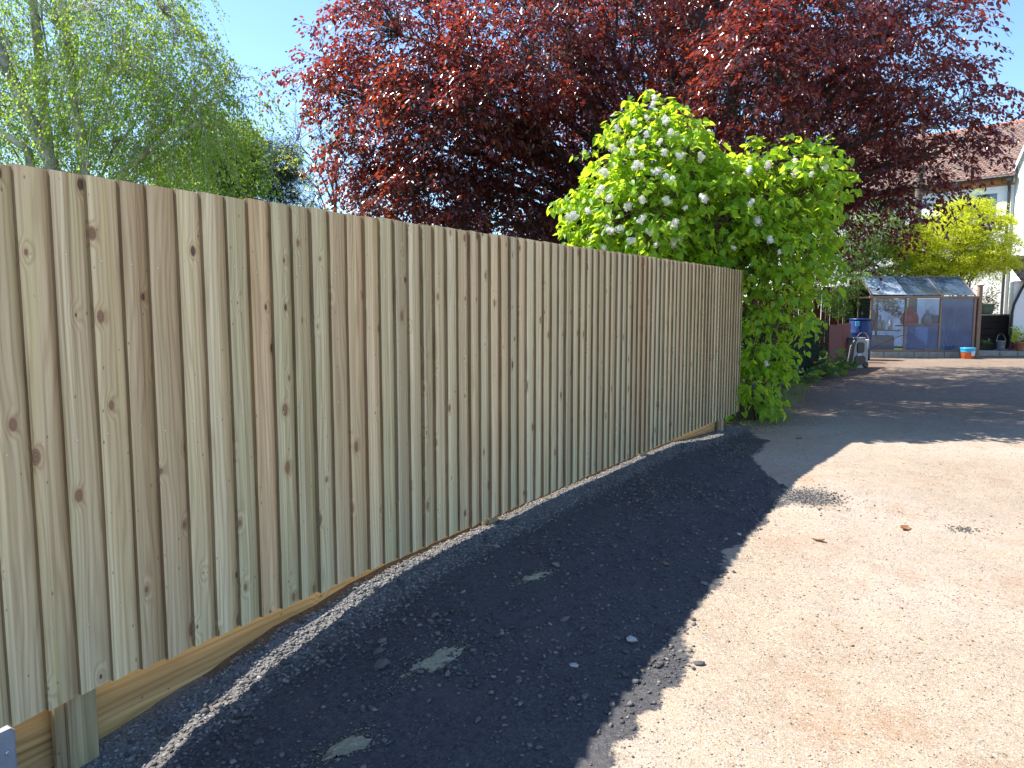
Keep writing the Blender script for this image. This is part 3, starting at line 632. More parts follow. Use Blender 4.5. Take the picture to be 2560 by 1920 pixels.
# copper beech ---------------------------------------------------------------
BB = at(692, 300, 14.2); BB[2] = 0
beech_lobes = [
    (520, 190, 14.2, 60, 45, 1.2, 156), (440, 150, 14.2, 50, 40, 1.2, 132), (620, 235, 15.0, 70, 26, 1.2, 144),
    (400, 35, 14.2, 58, 55, 1.6, 228), (462, 105, 13.4, 78, 52, 1.7, 312), (362, 92, 14.4, 44, 34, 1.0, 96), (366, 168, 14.4, 26, 34, .9, 90), (425, 190, 13.8, 58, 32, 1.2, 180),
    (525, 50, 13.2, 80, 68, 1.7, 336), (566, 140, 14.0, 60, 52, 1.6, 204), (604, 25, 14.2, 80, 75, 2.0, 276), (486, 226, 13.4, 62, 24, 1.0, 132), (575, 226, 14.2, 50, 30, 1.2, 132),
    (655, 40, 16.7, 70, 90, 2.0, 276), (640, 170, 16.7, 60, 70, 1.6, 204), (326, 60, 14.7, 16, 22, .5, 19), (312, 84, 14.7, 22, 10, .4, 16),
    (745, 85, 11.6, 40, 68, .8, 204), (805, 30, 12.3, 80, 45, 1.3, 187), (885, 55, 12.9, 62, 52, 1.5, 163), (925, 112, 13.5, 48, 34, 1.4, 101), (850, 140, 14.3, 70, 50, 1.6, 163),
    (890, 190, 13.7, 42, 24, 1.1, 65), (838, 215, 14.3, 52, 34, 1.2, 85), (945, 150, 13.3, 34, 12, .7, 26), (720, 20, 14.2, 60, 60, 1.6, 180), (790, 190, 15.2, 50, 60, 1.5, 93), (915, 5, 13.3, 38, 30, 1.0, 46), (700, 215, 15.0, 80, 50, 1.5, 156),
    # the top of the crown, above the picture, and its far side
    (640, -110, 15.5, 220, 110, 3.4, 560, .7), (660, -260, 15.5, 130, 110, 3.0, 240, .7), (760, 60, 18.5, 100, 110, 2.6, 330), (850, 90, 19.5, 50, 70, 2.0, 150), (800, -40, 18, 120, 60, 2.5, 150), (650, 60, 18.0, 100, 110, 2.4, 170), (815, 130, 19.0, 60, 60, 2.2, 150)]
tree('copper_beech', 'huge copper beech with dark red leaves rising behind the fence', 'tree', BB, beech_lobes, None, BEECH_L, M['beech_leaf'], M['beech_bark'], .42,
     trunk_pts=[(0, 0, -.2), (.03, .02, 1.2), (.0, .05, 2.6), (.05, .0, 4.2), (-.05, .1, 6), (.05, .1, 8), (0, 0, 9.6)], spray=(.62, 30), droop=.45, flat=.3, size=(.062, .10), wr=.62, single=300, limb_r=.26, spread=.13)

# white lilac ----------------------------------------------------------------
LB = at(752, 417, 10.75); LB[2] = 0
lil_lobes = [(652, 165, 10.5, 56, 50, .75, 240), (655, 126, 10.5, 26, 22, .4, 46), (632, 215, 10.3, 66, 45, .8, 210), (705, 210, 10.5, 60, 50, .8, 180), (778, 192, 10.6, 56, 44, .8, 190), (815, 172, 10.6, 24, 26, .5, 46), (745, 168, 10.7, 26, 18, .5, 34),
             (770, 245, 10.7, 58, 40, .8, 160), (715, 260, 10.8, 55, 35, .7, 90), (772, 296, 10.8, 38, 38, .7, 110), (754, 345, 10.8, 30, 34, .6, 90), (748, 385, 10.7, 22, 22, .5, 56), (655, 250, 10.8, 50, 30, .7, 60), (600, 235, 10.3, 22, 22, .4, 26)]
stems = [([(.1 * a, .1 * b_, -.1), (.25 * a, .2 * b_, .9), (.6 * a, .4 * b_, 1.8), (.9 * a, .5 * b_, 2.6)], [.035, .03, .022, .012]) for a, b_ in ((1, .5), (-1, .4), (-1.6, -.3), (.6, -.6))]
lilac = tree('lilac_bush', 'large bright green lilac bush with white flowers at the far end of the fence', 'bush', LB, lil_lobes, None, LILAC_L, M['lilac_leaf'], M['brown_bark'], .05,
     trunk_pts=[(0, 0, -.1), (-.1, 0, 1), (-.3, 0, 2), (-.5, 0, 2.9)], stems=stems, spray=(.28, 9), droop=.5, flat=.8, size=(.075, .125), wr=.74, single=300, limb_r=.4, spread=.09, twig_r=.003)
def panicle():
    V = []; ns = 9; prof = [(.008, 0), (.022, .01), (.028, .03), (.027, .05), (.023, .07), (.016, .09), (.006, .102)]
    for r_, z in prof: V += [(r_ * math.cos(2 * math.pi * k / ns), r_ * math.sin(2 * math.pi * k / ns), z) for k in range(ns)]
    Fc = [(i * ns + k, i * ns + (k + 1) % ns, (i + 1) * ns + (k + 1) % ns, (i + 1) * ns + k) for i in range(len(prof) - 1) for k in range(ns)]
    for _ in range(170):
        h = random.random(); lob = 1 + .35 * math.sin(h * 9 + _ % 3); r_ = .042 * math.sqrt(max(.02, 1 - (h * 1.35 - .42) ** 2)) * random.uniform(.7, 1.15) * lob; th = random.uniform(0, 6.283); d = np.array([math.cos(th), math.sin(th), .25]); c_ = d * np.array([r_, r_, 0]) + np.array([0, 0, h * .112])
        e = unit(np.cross(d, rng.normal(size=3))); f_ = np.cross(unit(d), e); q_ = random.uniform(.006, .010); j = len(V)
        V += [tuple(c_ + e * q_), tuple(c_ + f_ * q_ + d * .003), tuple(c_ - e * q_), tuple(c_ - f_ * q_ + d * .003)]; Fc.append((j, j + 1, j + 2, j + 3))
    me = bpy.data.meshes.new('flower'); me.from_pydata([tuple(map(float, q_)) for q_ in V], [], Fc); me.update(); return me
pans = [panicle() for _ in range(4)]
for p in pans: p.materials.append(M['petal'])
spots = [(655, 96, 10.35), (648, 112, 10.0), (630, 118, 10.0), (672, 128, 10.0), (618, 128, 10.0), (662, 118, 10.1), (612, 142, 9.95), (634, 150, 9.9), (655, 138, 9.95), (640, 165, 9.8), (655, 170, 9.8), (672, 178, 9.8), (605, 170, 9.8), (700, 150, 9.9), (682, 148, 9.9),
         (610, 195, 9.7), (598, 186, 9.8), (626, 200, 9.7), (645, 198, 9.7), (576, 210, 10.0), (668, 196, 9.8), (640, 215, 9.65), (612, 225, 9.65), (588, 232, 9.8), (655, 226, 9.7), (706, 192, 9.8), (672, 220, 9.8), (630, 238, 9.7), (602, 245, 9.75), (658, 240, 9.8), (620, 222, 9.7), (680, 236, 9.9),
         (745, 165, 10.0), (766, 162, 10.1), (790, 170, 10.0), (810, 172, 10.1), (750, 198, 9.9), (768, 238, 9.95), (733, 240, 10.0), (793, 160, 10.1), (782, 250, 10.05), (825, 165, 10.2), (765, 360, 10.35), (644, 132, 9.95), (626, 138, 9.95), (664, 150, 9.9), (590, 205, 9.8), (684, 205, 9.8), (758, 218, 9.9)]
spots += [(x_ + random.uniform(-5, 5), y_ + random.uniform(-4, 5), d_ + .03) for (x_, y_, d_) in spots[:32] if random.random() < .7]
for i, (px, py, Y) in enumerate(spots):
    o = bpy.data.objects.new('flower', pans[i % 4]); COL.objects.link(o); o.parent = lilac; o.location = at(px + random.uniform(-3, 3), py + random.uniform(-3, 3) + 6, Y - .28) - LB
    o.rotation_euler = (random.uniform(-1, 1), random.uniform(-1, 1), random.uniform(0, 6)); q_ = random.uniform(.55, .95); o.scale = (q_ * random.uniform(.8, 1.3), q_, q_ * random.uniform(.8, 1.2))

# silver birch ----------------------------------------------------------------
SB = at(70, 300, 12.5); SB[2] = 0
def rel(px, py, Y): return at(px, py, Y) - SB
b_stems = [([rel(60, 240, 11.4) * np.array([1, 1, 0]) + (0, 0, -.1), rel(52, 165, 11.4), rel(35, 128, 11.4), rel(10, 75, 11.3), rel(-15, 10, 11.3), rel(-40, -60, 11.2)], [.11, .10, .09, .08, .07, .05]),
           ([rel(84, 260, 11.6) * np.array([1, 1, 0]) + (0, 0, -.1), rel(84, 170, 11.6), rel(78, 120, 11.6), rel(68, 40, 11.6), rel(55, -30, 11.6), rel(45, -110, 11.6)], [.09, .08, .07, .06, .05, .03]),
           ([rel(60, 240, 11.4) * np.array([1, 1, .3]), rel(28, 150, 11.4), rel(-10, 125, 11.3), rel(-60, 95, 11.2)], [.07, .06, .05, .04]),
           ([rel(110, 200, 11.8), rel(128, 165, 11.6), rel(165, 140, 11.4), rel(195, 125, 11.3), rel(215, 108, 11.3), rel(235, 62, 11.3)], [.05, .045, .035, .025, .018, .008])]
birch_lobes = [(60, 30, 12.4, 80, 60, 1.6, 247), (140, 30, 11.8, 50, 60, 1.3, 182), (40, 110, 12.6, 70, 50, 1.5, 156), (120, 100, 11.8, 70, 50, 1.4, 169), (185, 60, 11.6, 20, 45, .8, 65), (80, 150, 12.6, 90, 24, 1.3, 104), (185, 115, 11.6, 46, 32, 1.0, 91), (235, 80, 11.8, 24, 30, .6, 33), (150, 155, 12.4, 50, 20, 1.0, 59), (212, 125, 11.8, 22, 18, .7, 23),
               (-60, 60, 12.2, 60, 90, 1.6, 182), (40, -80, 12.4, 130, 60, 2.2, 338), (10, -190, 12.4, 80, 70, 2, 156)]
tree('silver_birch', 'tall silver birch with pale trunks and fine hanging leaves at the left', 'tree', SB, birch_lobes, None, SMALL_L, M['birch_leaf'], M['birch_bark'], .13,
     trunk_pts=[(0, 0, -.2), (-.1, 0, 2), (-.2, 0, 4), (-.3, 0, 6), (-.3, 0, 8)], stems=b_stems, spray=(.75, 40), droop=.9, flat=.3, size=(.034, .052), wr=.75, limb_r=.22, spread=.10, hang=.35, twig_r=.003)

def small_tree(name, label, base, lobes, tpl, lm, bark, r_, **kw):
    b_ = at(*base); b_[2] = 0; return tree(name, label, 'tree', b_, lobes, None, tpl, M[lm], M[bark], r_, **kw)
small_tree('hazel_tree', 'rounded yellow-green leafy tree between the birch and the dark pine', (215, 280, 18), [(226, 144, 18, 26, 22, 1.0, 190), (200, 172, 18, 34, 20, 1.2, 170), (236, 172, 18, 14, 26, .8, 130), (210, 205, 18, 55, 26, 1.5, 170)], SMALL_L, 'hazel_leaf', 'brown_bark', .12, spray=(.45, 42), droop=.3, flat=.6, size=(.05, .08), wr=.7, spread=.14)
small_tree('pine_tree', 'dark evergreen pine showing just above the fence top', (270, 290, 24), [(275, 162, 24, 18, 20, 1.0, 190), (282, 180, 24, 16, 22, .9, 180), (262, 195, 24, 24, 14, .9, 90), (300, 205, 24, 12, 8, .5, 30), (250, 185, 24, 18, 14, .8, 60), (285, 225, 24, 40, 18, 1.2, 110)], SMALL_L, 'conifer_leaf', 'brown_bark', .14, spray=(.4, 46), droop=.0, flat=.5, size=(.07, .12), wr=.16, spread=.09)
small_tree('sapling_tree', 'slender sparse tree with bare grey branches and a few yellow leaves', (345, 290, 22), [(298, 140, 22, 16, 20, .6, 34), (318, 128, 22, 16, 18, .6, 34), (340, 122, 22, 18, 14, .6, 40), (335, 160, 22, 26, 20, .7, 34), (352, 205, 22, 24, 14, .7, 42), (318, 200, 22, 16, 14, .6, 26), (380, 195, 22, 24, 20, .7, 30), (300, 170, 22, 18, 14, .5, 18)], SMALL_L, 'yellow_leaf', 'beech_bark', .07, spray=(.6, 7), droop=-.25, flat=1.6, size=(.05, .08), wr=.6, spread=.06, limb_r=.5, twig_r=.005, fork=.6)
small_tree('garden_tree', 'small mid-green leafy tree left of and behind the greenhouse', (850, 330, 25.6), [(850, 235, 25.6, 36, 26, 1.4, 230), (880, 225, 26, 28, 28, 1.2, 190), (840, 275, 25.2, 34, 26, 1.3, 210), (885, 265, 26.2, 36, 22, 1.2, 190), (865, 300, 25.2, 34, 14, .9, 100), (905, 235, 26.6, 20, 16, 1.0, 60)], SMALL_L, 'shrub_leaf', 'brown_bark', .09, spray=(.4, 40), droop=.25, flat=.7, size=(.05, .085), wr=.6, spread=.14, min_z=1.0,
           stems=[([(-.6, -1.0, 0), (-.45, -.8, .8), (.1, -.6, 1.7)], [.07, .06, .04])])
small_tree('golden_maple', 'golden yellow-green maple with layered foliage above the greenhouse', (960, 320, 25.9), [(968, 222, 25.9, 36, 13, 1.1, 190), (965, 206, 25.9, 22, 9, .8, 90), (945, 234, 25.7, 36, 12, 1.1, 190), (912, 246, 25.7, 24, 12, 1.0, 130), (986, 244, 25.8, 26, 12, 1.0, 150), (955, 256, 25.6, 50, 11, 1.1, 230), (980, 264, 25.7, 28, 9, 1.0, 120), (920, 266, 25.6, 26, 8, .8, 90), (950, 272, 25.6, 30, 7, .8, 70)], SMALL_L, 'maple_leaf', 'brown_bark', .08, spray=(.40, 46), droop=.2, flat=.12, size=(.05, .085), wr=.5, spread=.17, min_z=1.4)
small_tree('pale_tree', 'pale green distant tree glimpsed between the beech and the house', (885, 320, 38), [(885, 190, 38, 24, 22, 1.6, 150), (905, 205, 38, 16, 20, 1.2, 80), (890, 225, 38, 30, 20, 1.5, 100)], SMALL_L, 'yellow_leaf', 'beech_bark', .14, spray=(.7, 22), droop=.1, flat=.9, size=(.07, .11), wr=.6, spread=.16)

# ------------------------------------------------------------------ the garden end of the drive
def gpt(px, py):
    """ground point seen at a pixel"""
    d = FW + np.array([1, 0, 0]) * (px - 512) / F_PX + UP * (384 - py) / F_PX; return CAMP + d * (-EYE / d[2])
M['red_wood'] = plain('red_stained_wood', (.16, .03, .02), .75, .35, 9, bump=.25)
M['old_wood'] = wood('weathered_frame_wood', (.36, .25, .18), (.20, .13, .09), tint=False, knots=False)
M['dark_sleeper'] = plain('dark_sleeper', (.045, .033, .03), .85, .45, 10, bump=.4)
M['block'] = plain('concrete_block', (.36, .34, .29), .9, .3, 12, bump=.5, dirt=(.22, .20, .13))
M['blue_plastic'] = plain('blue_plastic', (.006, .02, .10), .35, .25, 5)
M['white_plastic'] = plain('white_plastic', (.62, .62, .60), .4, .15, 6, dirt=(.35, .33, .28))
M['grey_plastic'] = plain('grey_plastic', (.33, .32, .30), .45, .2, 6)
M['black_plastic'] = plain('black_plastic', (.018, .018, .02), .3, .3, 6)
M['orange_plastic'] = plain('orange_plastic', (.62, .12, .02), .4, .15, 6)
M['cyan_plastic'] = plain('cyan_plastic', (.03, .32, .55), .35, .15, 6)
M['paper'] = plain('printed_paper', (.60, .60, .62), .7, .35, 60)
M['zinc'] = plain('galvanised_zinc', (.42, .44, .47), .42, .25, 12, metal=.75)
M['render'] = plain('white_render', (.80, .81, .80), .9, .07, 20, bump=.35)
M['upvc'] = plain('white_window_frame', (.80, .81, .82), .4, .05, 5)
M['brick'] = plain('orange_brick', (.42, .19, .09), .9, .35, 9, bump=.4)
M['redbrick'] = plain('red_brick', (.30, .075, .05), .9, .3, 9, bump=.4)
M['iron'] = plain('dark_iron_pipe', (.03, .032, .035), .5, .3, 8)
M['terracotta'] = plain('terracotta', (.45, .20, .11), .85, .25, 12)
M['green_glaze'] = plain('green_glaze', (.24, .30, .22), .35, .2, 8)
M['paving'] = plain('paving_stone', (.36, .32, .27), .9, .3, 6, bump=.4)
M['pole'] = barkmat('pole_wood', (.20, .16, .13), (.10, .08, .065), 4, .15)
M['red_plastic'] = plain('red_plastic_bag', (.62, .03, .05), .35, .3, 9)
M['teal_sheet'] = plain('pale_blue_sheet', (.30, .45, .50), .5, .35, 8)
M['curtain'] = plain('blue_curtain', (.35, .48, .60), .85, .2, 10)
M['room'] = plain('room_interior', (.12, .14, .17), .9, .2, 3)
M['tile'] = stonemat('clay_roof_tile', [(.26, .13, .095), (.31, .19, .15), (.22, .14, .12), (.35, .24, .20), (.21, .17, .16)])
def glassmat(name, dust_sky, dust_sky_col=(.42, .50, .60), tint=(.9, .95, 1)):  # diffuse film
    m, t, b, L = nmat(name); t.nodes.remove(b)
    tr = nd(t, 'ShaderNodeBsdfTransparent'); tr.inputs[0].default_value = (*tint, 1); gl = nd(t, 'ShaderNodeBsdfGlossy'); gl.inputs['Roughness'].default_value = .04
    df = nd(t, 'ShaderNodeBsdfDiffuse'); df.inputs[0].default_value = (*dust_sky_col, 1); fr = nd(t, 'ShaderNodeFresnel'); fr.inputs[0].default_value = 1.5
    tc = nd(t, 'ShaderNodeTexCoord').outputs['Object']; f = MR(t, NOI(t, tc, 2.2, 6, .65), .3, .75, dust_sky * .5, min(1, dust_sky * 1.4), False)
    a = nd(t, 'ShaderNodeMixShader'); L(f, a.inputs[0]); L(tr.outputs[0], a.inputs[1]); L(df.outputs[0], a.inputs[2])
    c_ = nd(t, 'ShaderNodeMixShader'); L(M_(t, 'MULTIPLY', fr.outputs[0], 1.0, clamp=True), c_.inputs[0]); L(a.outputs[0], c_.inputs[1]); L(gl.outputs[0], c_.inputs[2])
    L(c_.outputs[0], t.nodes['Material Output'].inputs['Surface']); return m
M['glass'] = glassmat('greenhouse_glass', .07, (.10, .15, .24), (.84, .89, .95)); M['sky_tinted'] = glassmat('sky_tinted_glass', .42, (.14, .23, .40), (.58, .72, .93)); M['polysheet'] = glassmat('polycarbonate', .8, (.42, .50, .60)); M['window_glass'] = glassmat('window_glass', .05)  # blue of the hazier panes is sky reflection painted into diffuse and tint

# greenhouse -------------------------------------------------------------------
GX0, GY = at(869, 350, 23.6)[0], 23.6; GW, GD, GE, GR = 3.22, 1.9, 1.84, 2.46
gh = empty('greenhouse', (GX0, GY, 0)); tag(gh, 'old timber greenhouse with glass panes on a concrete block base', 'greenhouse')
nb = 7
for i in range(nb):
    l_ = GW / nb; o = MB().bev((0, 0, 0), (l_ - .015, .12, .185), .008).build('block', M['block'], gh); o.location = (l_ * (i + .5), .05, .085); o.rotation_euler = (0, random.uniform(-.02, .02), random.uniform(-.05, .05))
for i in range(4):
    for xx in (.06, GW - .06):
        o = MB().bev((0, 0, 0), (.12, GD / 4 - .015, .185), .008).build('block', M['block'], gh); o.location = (xx, .1 + GD / 4 * (i + .5), .08)
def bar(name, a, b_, w_=.055, d_=.05, m='old_wood'):
    a, b_ = np.array(a, float), np.array(b_, float); v = b_ - a; l_ = np.linalg.norm(v)
    o = MB().bev((0, 0, 0), (w_, d_, l_), .004).build(name, M[m], gh); o.location = (a + b_) / 2; o.rotation_euler = Vector(v).to_track_quat('Z', 'Y').to_euler(); return o
bar('sill', (0, .05, .21), (GW, .05, .21), .07, .05); bar('eave_rail', (-.06, .03, GE), (GW + .06, .03, GE), .07, .06); bar('ridge_rail', (0, GD / 2, GR), (GW, GD / 2, GR), .06, .07)
bar('sill', (0, GD, .21), (GW, GD, .21), .06); bar('eave_rail', (0, GD, GE), (GW, GD, GE), .06)
xs = [.04, GW * .335, GW * .665, GW - .04]
for x in xs:
    bar('frame_post', (x, .05, .24), (x, .05, GE - .03), .065 if x in (xs[0], xs[3]) else .055); bar('frame_post', (x, GD, .24), (x, GD, GE - .03))
    bar('rafter', (x, .05, GE + .035), (x, GD / 2 - .04, GR - .02), .05, .04); bar('rafter', (x, GD, GE + .035), (x, GD / 2 + .04, GR - .02), .05, .04)
bar('transom', (xs[1] + .03, .05, 1.02), (xs[2] - .03, .05, 1.02), .04, .04)
for x in (.04, GW - .04): bar('frame_rail', (x, .08, .22), (x, GD - .03, .22), .05); bar('frame_rail', (x, .08, GE - .01), (x, GD - .03, GE - .01), .05); bar('frame_post', (x, GD / 2, .25), (x, GD / 2, GR - .06), .05)
def pane(P, m, th=.006):
    P = np.array(P, float); nv = np.cross(P[1] - P[0], P[3] - P[0]); nv = nv / np.linalg.norm(nv) * th
    V = list(P) + list(P + nv); return MB().add(V, [(0, 3, 2, 1), (4, 5, 6, 7), (0, 1, 5, 4), (1, 2, 6, 5), (2, 3, 7, 6), (3, 0, 4, 7)]).build('pane', M[m], gh)
def vp(x0, x1, z0, z1, y, m): pane([(x0, y, z0), (x1, y, z0), (x1, y, z1), (x0, y, z1)], m)
vp(xs[0] + .033, xs[1] - .03, .24, GE - .035, .06, 'glass'); vp(xs[1] + .03, xs[2] - .03, .24, .998, .06, 'sky_tinted'); vp(xs[1] + .03, xs[2] - .03, 1.042, GE - .035, .06, 'glass'); vp(xs[2] + .03, xs[3] - .033, .24, GE - .035, .06, 'sky_tinted')
for k in range(3): vp(xs[k] + .03, xs[k + 1] - .03, .24, GE - .035, GD + .01, 'sky_tinted')
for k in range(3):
    m_ = ('polysheet', 'sky_tinted', 'sky_tinted')[k]; up = .05 if k == 0 else .03; a, b_ = xs[k] + (.0 if k == 0 else .026), xs[k + 1] - (.0 if k == 0 else .026)
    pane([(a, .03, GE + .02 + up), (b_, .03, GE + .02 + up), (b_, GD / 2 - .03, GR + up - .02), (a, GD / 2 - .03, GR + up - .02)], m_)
    pane([(b_, GD - .02, GE + .05), (a, GD - .02, GE + .05), (a, GD / 2 + .03, GR + .01), (b_, GD / 2 + .03, GR + .01)], 'sky_tinted')
for x in (.04, GW - .04):
    for y0, y1 in ((.09, GD / 2 - .03), (GD / 2 + .03, GD - .04)): pane([(x, y0, .25), (x, y1, .25), (x, y1, GE - .04), (x, y0, GE - .04)], 'glass')
MB().bev((GW * .18, .45, .82), (GW * .3, .35, .03), .004).build('shelf', M['old_wood'], gh)
MB().tube([(.15, .3, .25), (xs[1] - .1, .25, .62), (xs[2] - .2, .25, .98), (GW - .1, .2, 1.30)], .012, 6).build('support_pole', M['old_wood'], gh)
def inside(o, x, y, z): o.location = (GX0 + x, GY + y, z); return o
def bag(name, m, sx, sy, sz, seed):
    th = np.linspace(0, 2 * math.pi, 15)[:-1]; V = []; rr = np.random.default_rng(seed)
    for k, (z, r_) in enumerate(((0, .75), (.15, 1), (.4, 1.02), (.65, .85), (.85, .5), (.97, .22), (1.05, .3))):
        for a in th: q = r_ * (1 + rr.normal(0, .10)); V.append((q * math.cos(a) * sx, q * math.sin(a) * sy, z * sz + rr.normal(0, .015)))
    n_ = 14; Fc = [(i * n_ + k, i * n_ + (k + 1) % n_, (i + 1) * n_ + (k + 1) % n_, (i + 1) * n_ + k) for i in range(6) for k in range(n_)] + [tuple(range(n_ - 1, -1, -1)), tuple(range(6 * n_, 7 * n_))]
    return MB().add(V, Fc).build(name, M[m], None, True)
tag(inside(bag('plastic_bag', 'red_plastic', .26, .14, .5, 1), 1.30, .23, .99), 'crumpled red plastic bag hanging behind the middle greenhouse pane', 'bag')
MB().bev((1.45, .40, .965), (.9, .3, .035), .004).build('shelf', M['old_wood'], gh)
tag(inside(bag('plastic_sheet', 'teal_sheet', .30, .16, .42, 2), 1.55, .30, .19), 'crumpled pale blue sheet on the greenhouse floor in the middle bay', 'sheet')
tag(inside(bag('plastic_sheet', 'teal_sheet', .16, .10, .42, 5), 1.88, .3, .985), 'folded pale sheet standing on the greenhouse shelf right of the red bag', 'sheet')
for k, (x, h_, m_, lb) in enumerate(((.28, .34, 'blue_plastic', 'blue bottle at the left end of the greenhouse shelf'), (.47, .30, 'white_plastic', 'first white bottle on the greenhouse shelf beside the blue bottle'), (.60, .31, 'white_plastic', 'second white bottle on the greenhouse shelf, in the middle'), (.82, .34, 'white_plastic', 'rounded white bottle at the right end of the greenhouse shelf'))):
    o = MB().lathe([(.055, 0), (.06, .01), (.06, h_ * .68), (.045, h_ * .8), (.02, h_ * .88), (.02, h_), (.012, h_)], sides=14).build('bottle', M[m_], None, True); tag(inside(o, x, .42, .836), lb, 'bottle', 'bottles on the greenhouse shelf')
o = MB().bev((0, 0, .25), (.72, .4, .5), .02).build('storage_crate', M['grey_plastic']); tag(inside(o, .55, .5, .16), 'grey plastic crate under the greenhouse shelf in the left bay', 'crate')
cn = empty('cane_bundle', (GX0 + 2.6, GY + .42, .01)); tag(cn, 'bundle of leaning garden canes in the right greenhouse bay', 'canes')
for k in range(12):
    a = random.uniform(-.28, .1); MB().tube([(random.uniform(-.12, .2), random.uniform(-.1, .1), 0), (a * 1.5 + .1, random.uniform(-.12, .12), random.uniform(.85, 1.25))], .011, 5).build('cane', M['white_plastic' if k % 3 else 'old_wood'], cn)
# post beside the greenhouse
o = empty('wooden_post', (GX0 + GW + .12, GY + .1, 0)); tag(o, 'tall reddish timber post with a flat cap at the right end of the greenhouse', 'post')
MB().bev((0, 0, 1.08), (.11, .11, 2.18), .006).build('post_shaft', M['old_wood'], o); MB().bev((0, 0, 2.19), (.16, .15, .04), .008).build('cap', M['old_wood'], o)

# orange tub, barrel, buckets ------------------------------------------------------
def handle(r_, h_, z0, m, root, tilt=0, th=.006):
    P = [(r_ * math.cos(a), math.sin(tilt) * h_ * math.sin(a), z0 + h_ * math.sin(a) * math.cos(tilt)) for a in np.linspace(0, math.pi, 13)]
    MB().tube(P, th, 6).build('handle', M[m], root)
q = at(967.5, 356.5, 23.15); o = empty('plastic_tub', (q[0], 23.15, 0), .3); tag(o, 'orange plastic tub with a blue lid standing by the greenhouse base', 'tub')
MB().lathe([(.165, 0), (.17, .005), (.185, .27), (.19, .29)], sides=24).build('body', M['orange_plastic'], o, True)
MB().lathe([(.192, .20), (.199, .27), (.198, .275), (.185, .276)], sides=24, cap=False).build('band', M['cyan_plastic'], o, True)
MB().lathe([(.205, .275), (.21, .29), (.21, .325), (.20, .335), (.0, .338)], sides=24, cap=False).build('lid', M['cyan_plastic'], o, True)
V = [(.188 * math.cos(a) * k, .188 * math.sin(a) * k, z) for z, k in ((.09, 1.0), (.23, 1.055)) for a in np.linspace(-1.9, -.6, 9)]
MB().add(V, [(i, i + 1, i + 10, i + 9) for i in range(8)]).build('label', M['paper'], o)
q = at(859, 352, 22.7); o = empty('water_barrel', (q[0], 22.7, 0)); tag(o, 'dark blue plastic barrel at the left end of the greenhouse', 'barrel')
MB().lathe([(.27, 0), (.30, .03), (.31, .3), (.325, .33), (.325, .37), (.31, .4), (.315, .75), (.33, .78), (.33, .82), (.315, .85), (.30, 1.12), (.28, 1.17)], sides=28).build('body', M['blue_plastic'], o, True)
MB().lathe([(.29, 1.16), (.31, 1.165), (.31, 1.20), (.29, 1.21), (0, 1.215)], sides=28, cap=False).build('rim', M['blue_plastic'], o, True)
MB().bev((-.2, -.27, 1.06), (.12, .03, .14), .006).build('sticker', M['cyan_plastic'], o)
q = gpt(854, 367.5); o = empty('plastic_cabinet', (q[0], q[1], 0), .35); tag(o, 'grey moulded plastic unit with two black rounded panels beside the red fence', 'plastic unit')
g = MB(); prof = [(-.26, 0), (.24, 0), (.25, .35), (.2, .66), (.12, .74), (-.12, .74), (-.2, .55)]
V = [(x, y, z) for y in (-.2, .2) for (x, z) in prof]; g.add(V, [tuple(range(7)), tuple(range(13, 6, -1))] + [(i, i + 7, (i + 1) % 7 + 7, (i + 1) % 7) for i in range(7)]); body = g.build('body', M['grey_plastic'], o)
def rpanel(cx, cz, w_, h_, y, name='panel', m='black_plastic'):
    a = np.linspace(0, 2 * math.pi, 21)[:-1]; sg = lambda c: math.copysign(abs(c) ** .5, c)
    V = [(cx + w_ / 2 * sg(math.cos(k)) * q_, y_, cz + h_ / 2 * sg(math.sin(k)) * q_) for y_, q_ in ((y, 1), (y - .02, .94)) for k in a]
    MB().add(V, [(i, (i + 1) % 20, (i + 1) % 20 + 20, i + 20) for i in range(20)] + [tuple(range(20, 40))]).build(name, M[m], o)
rpanel(-.01, .52, .24, .28, -.201); rpanel(-.02, .20, .36, .24, -.201); MB().bev((.02, 0, .76), (.34, .36, .03), .008).build('lid', M['grey_plastic'], o)
MB().bev((-.05, -.215, .345), (.12, .01, .06), .003).build('sticker', M['paper'], o)
for sx in (-.17, .17):
    w_ = MB().lathe([(.07, -.025), (.08, -.015), (.08, .015), (.07, .025)], sides=16).build('foot_wheel', M['black_plastic'], o); w_.rotation_euler = (math.pi / 2, 0, 0); w_.location = (sx, -.21, .08)
q = at(862, 350, 21.6); o = empty('bucket', (q[0], 21.6, 0)); tag(o, 'white plastic bucket with wire handle behind the grey plastic unit', 'bucket', 'buckets by the greenhouse')
MB().lathe([(.13, .0), (.135, .01), (.165, .60), (.175, .61), (.175, .64), (.155, .64), (.14, .3)], sides=24, cap=False).build('body', M['white_plastic'], o, True); handle(.165, .22, .62, 'zinc', o)
q = at(1000, 343, 25.0); o = empty('bucket', (q[0], 24.95, .14)); tag(o, 'galvanised metal bucket with raised handle below the dark timber wall', 'bucket', 'buckets by the greenhouse')
MB().lathe([(.10, 0), (.11, .005), (.14, .30), (.147, .31), (.14, .315), (.12, .1)], sides=24, cap=False).build('body', M['zinc'], o, True); handle(.14, .24, .30, 'zinc', o, .1)

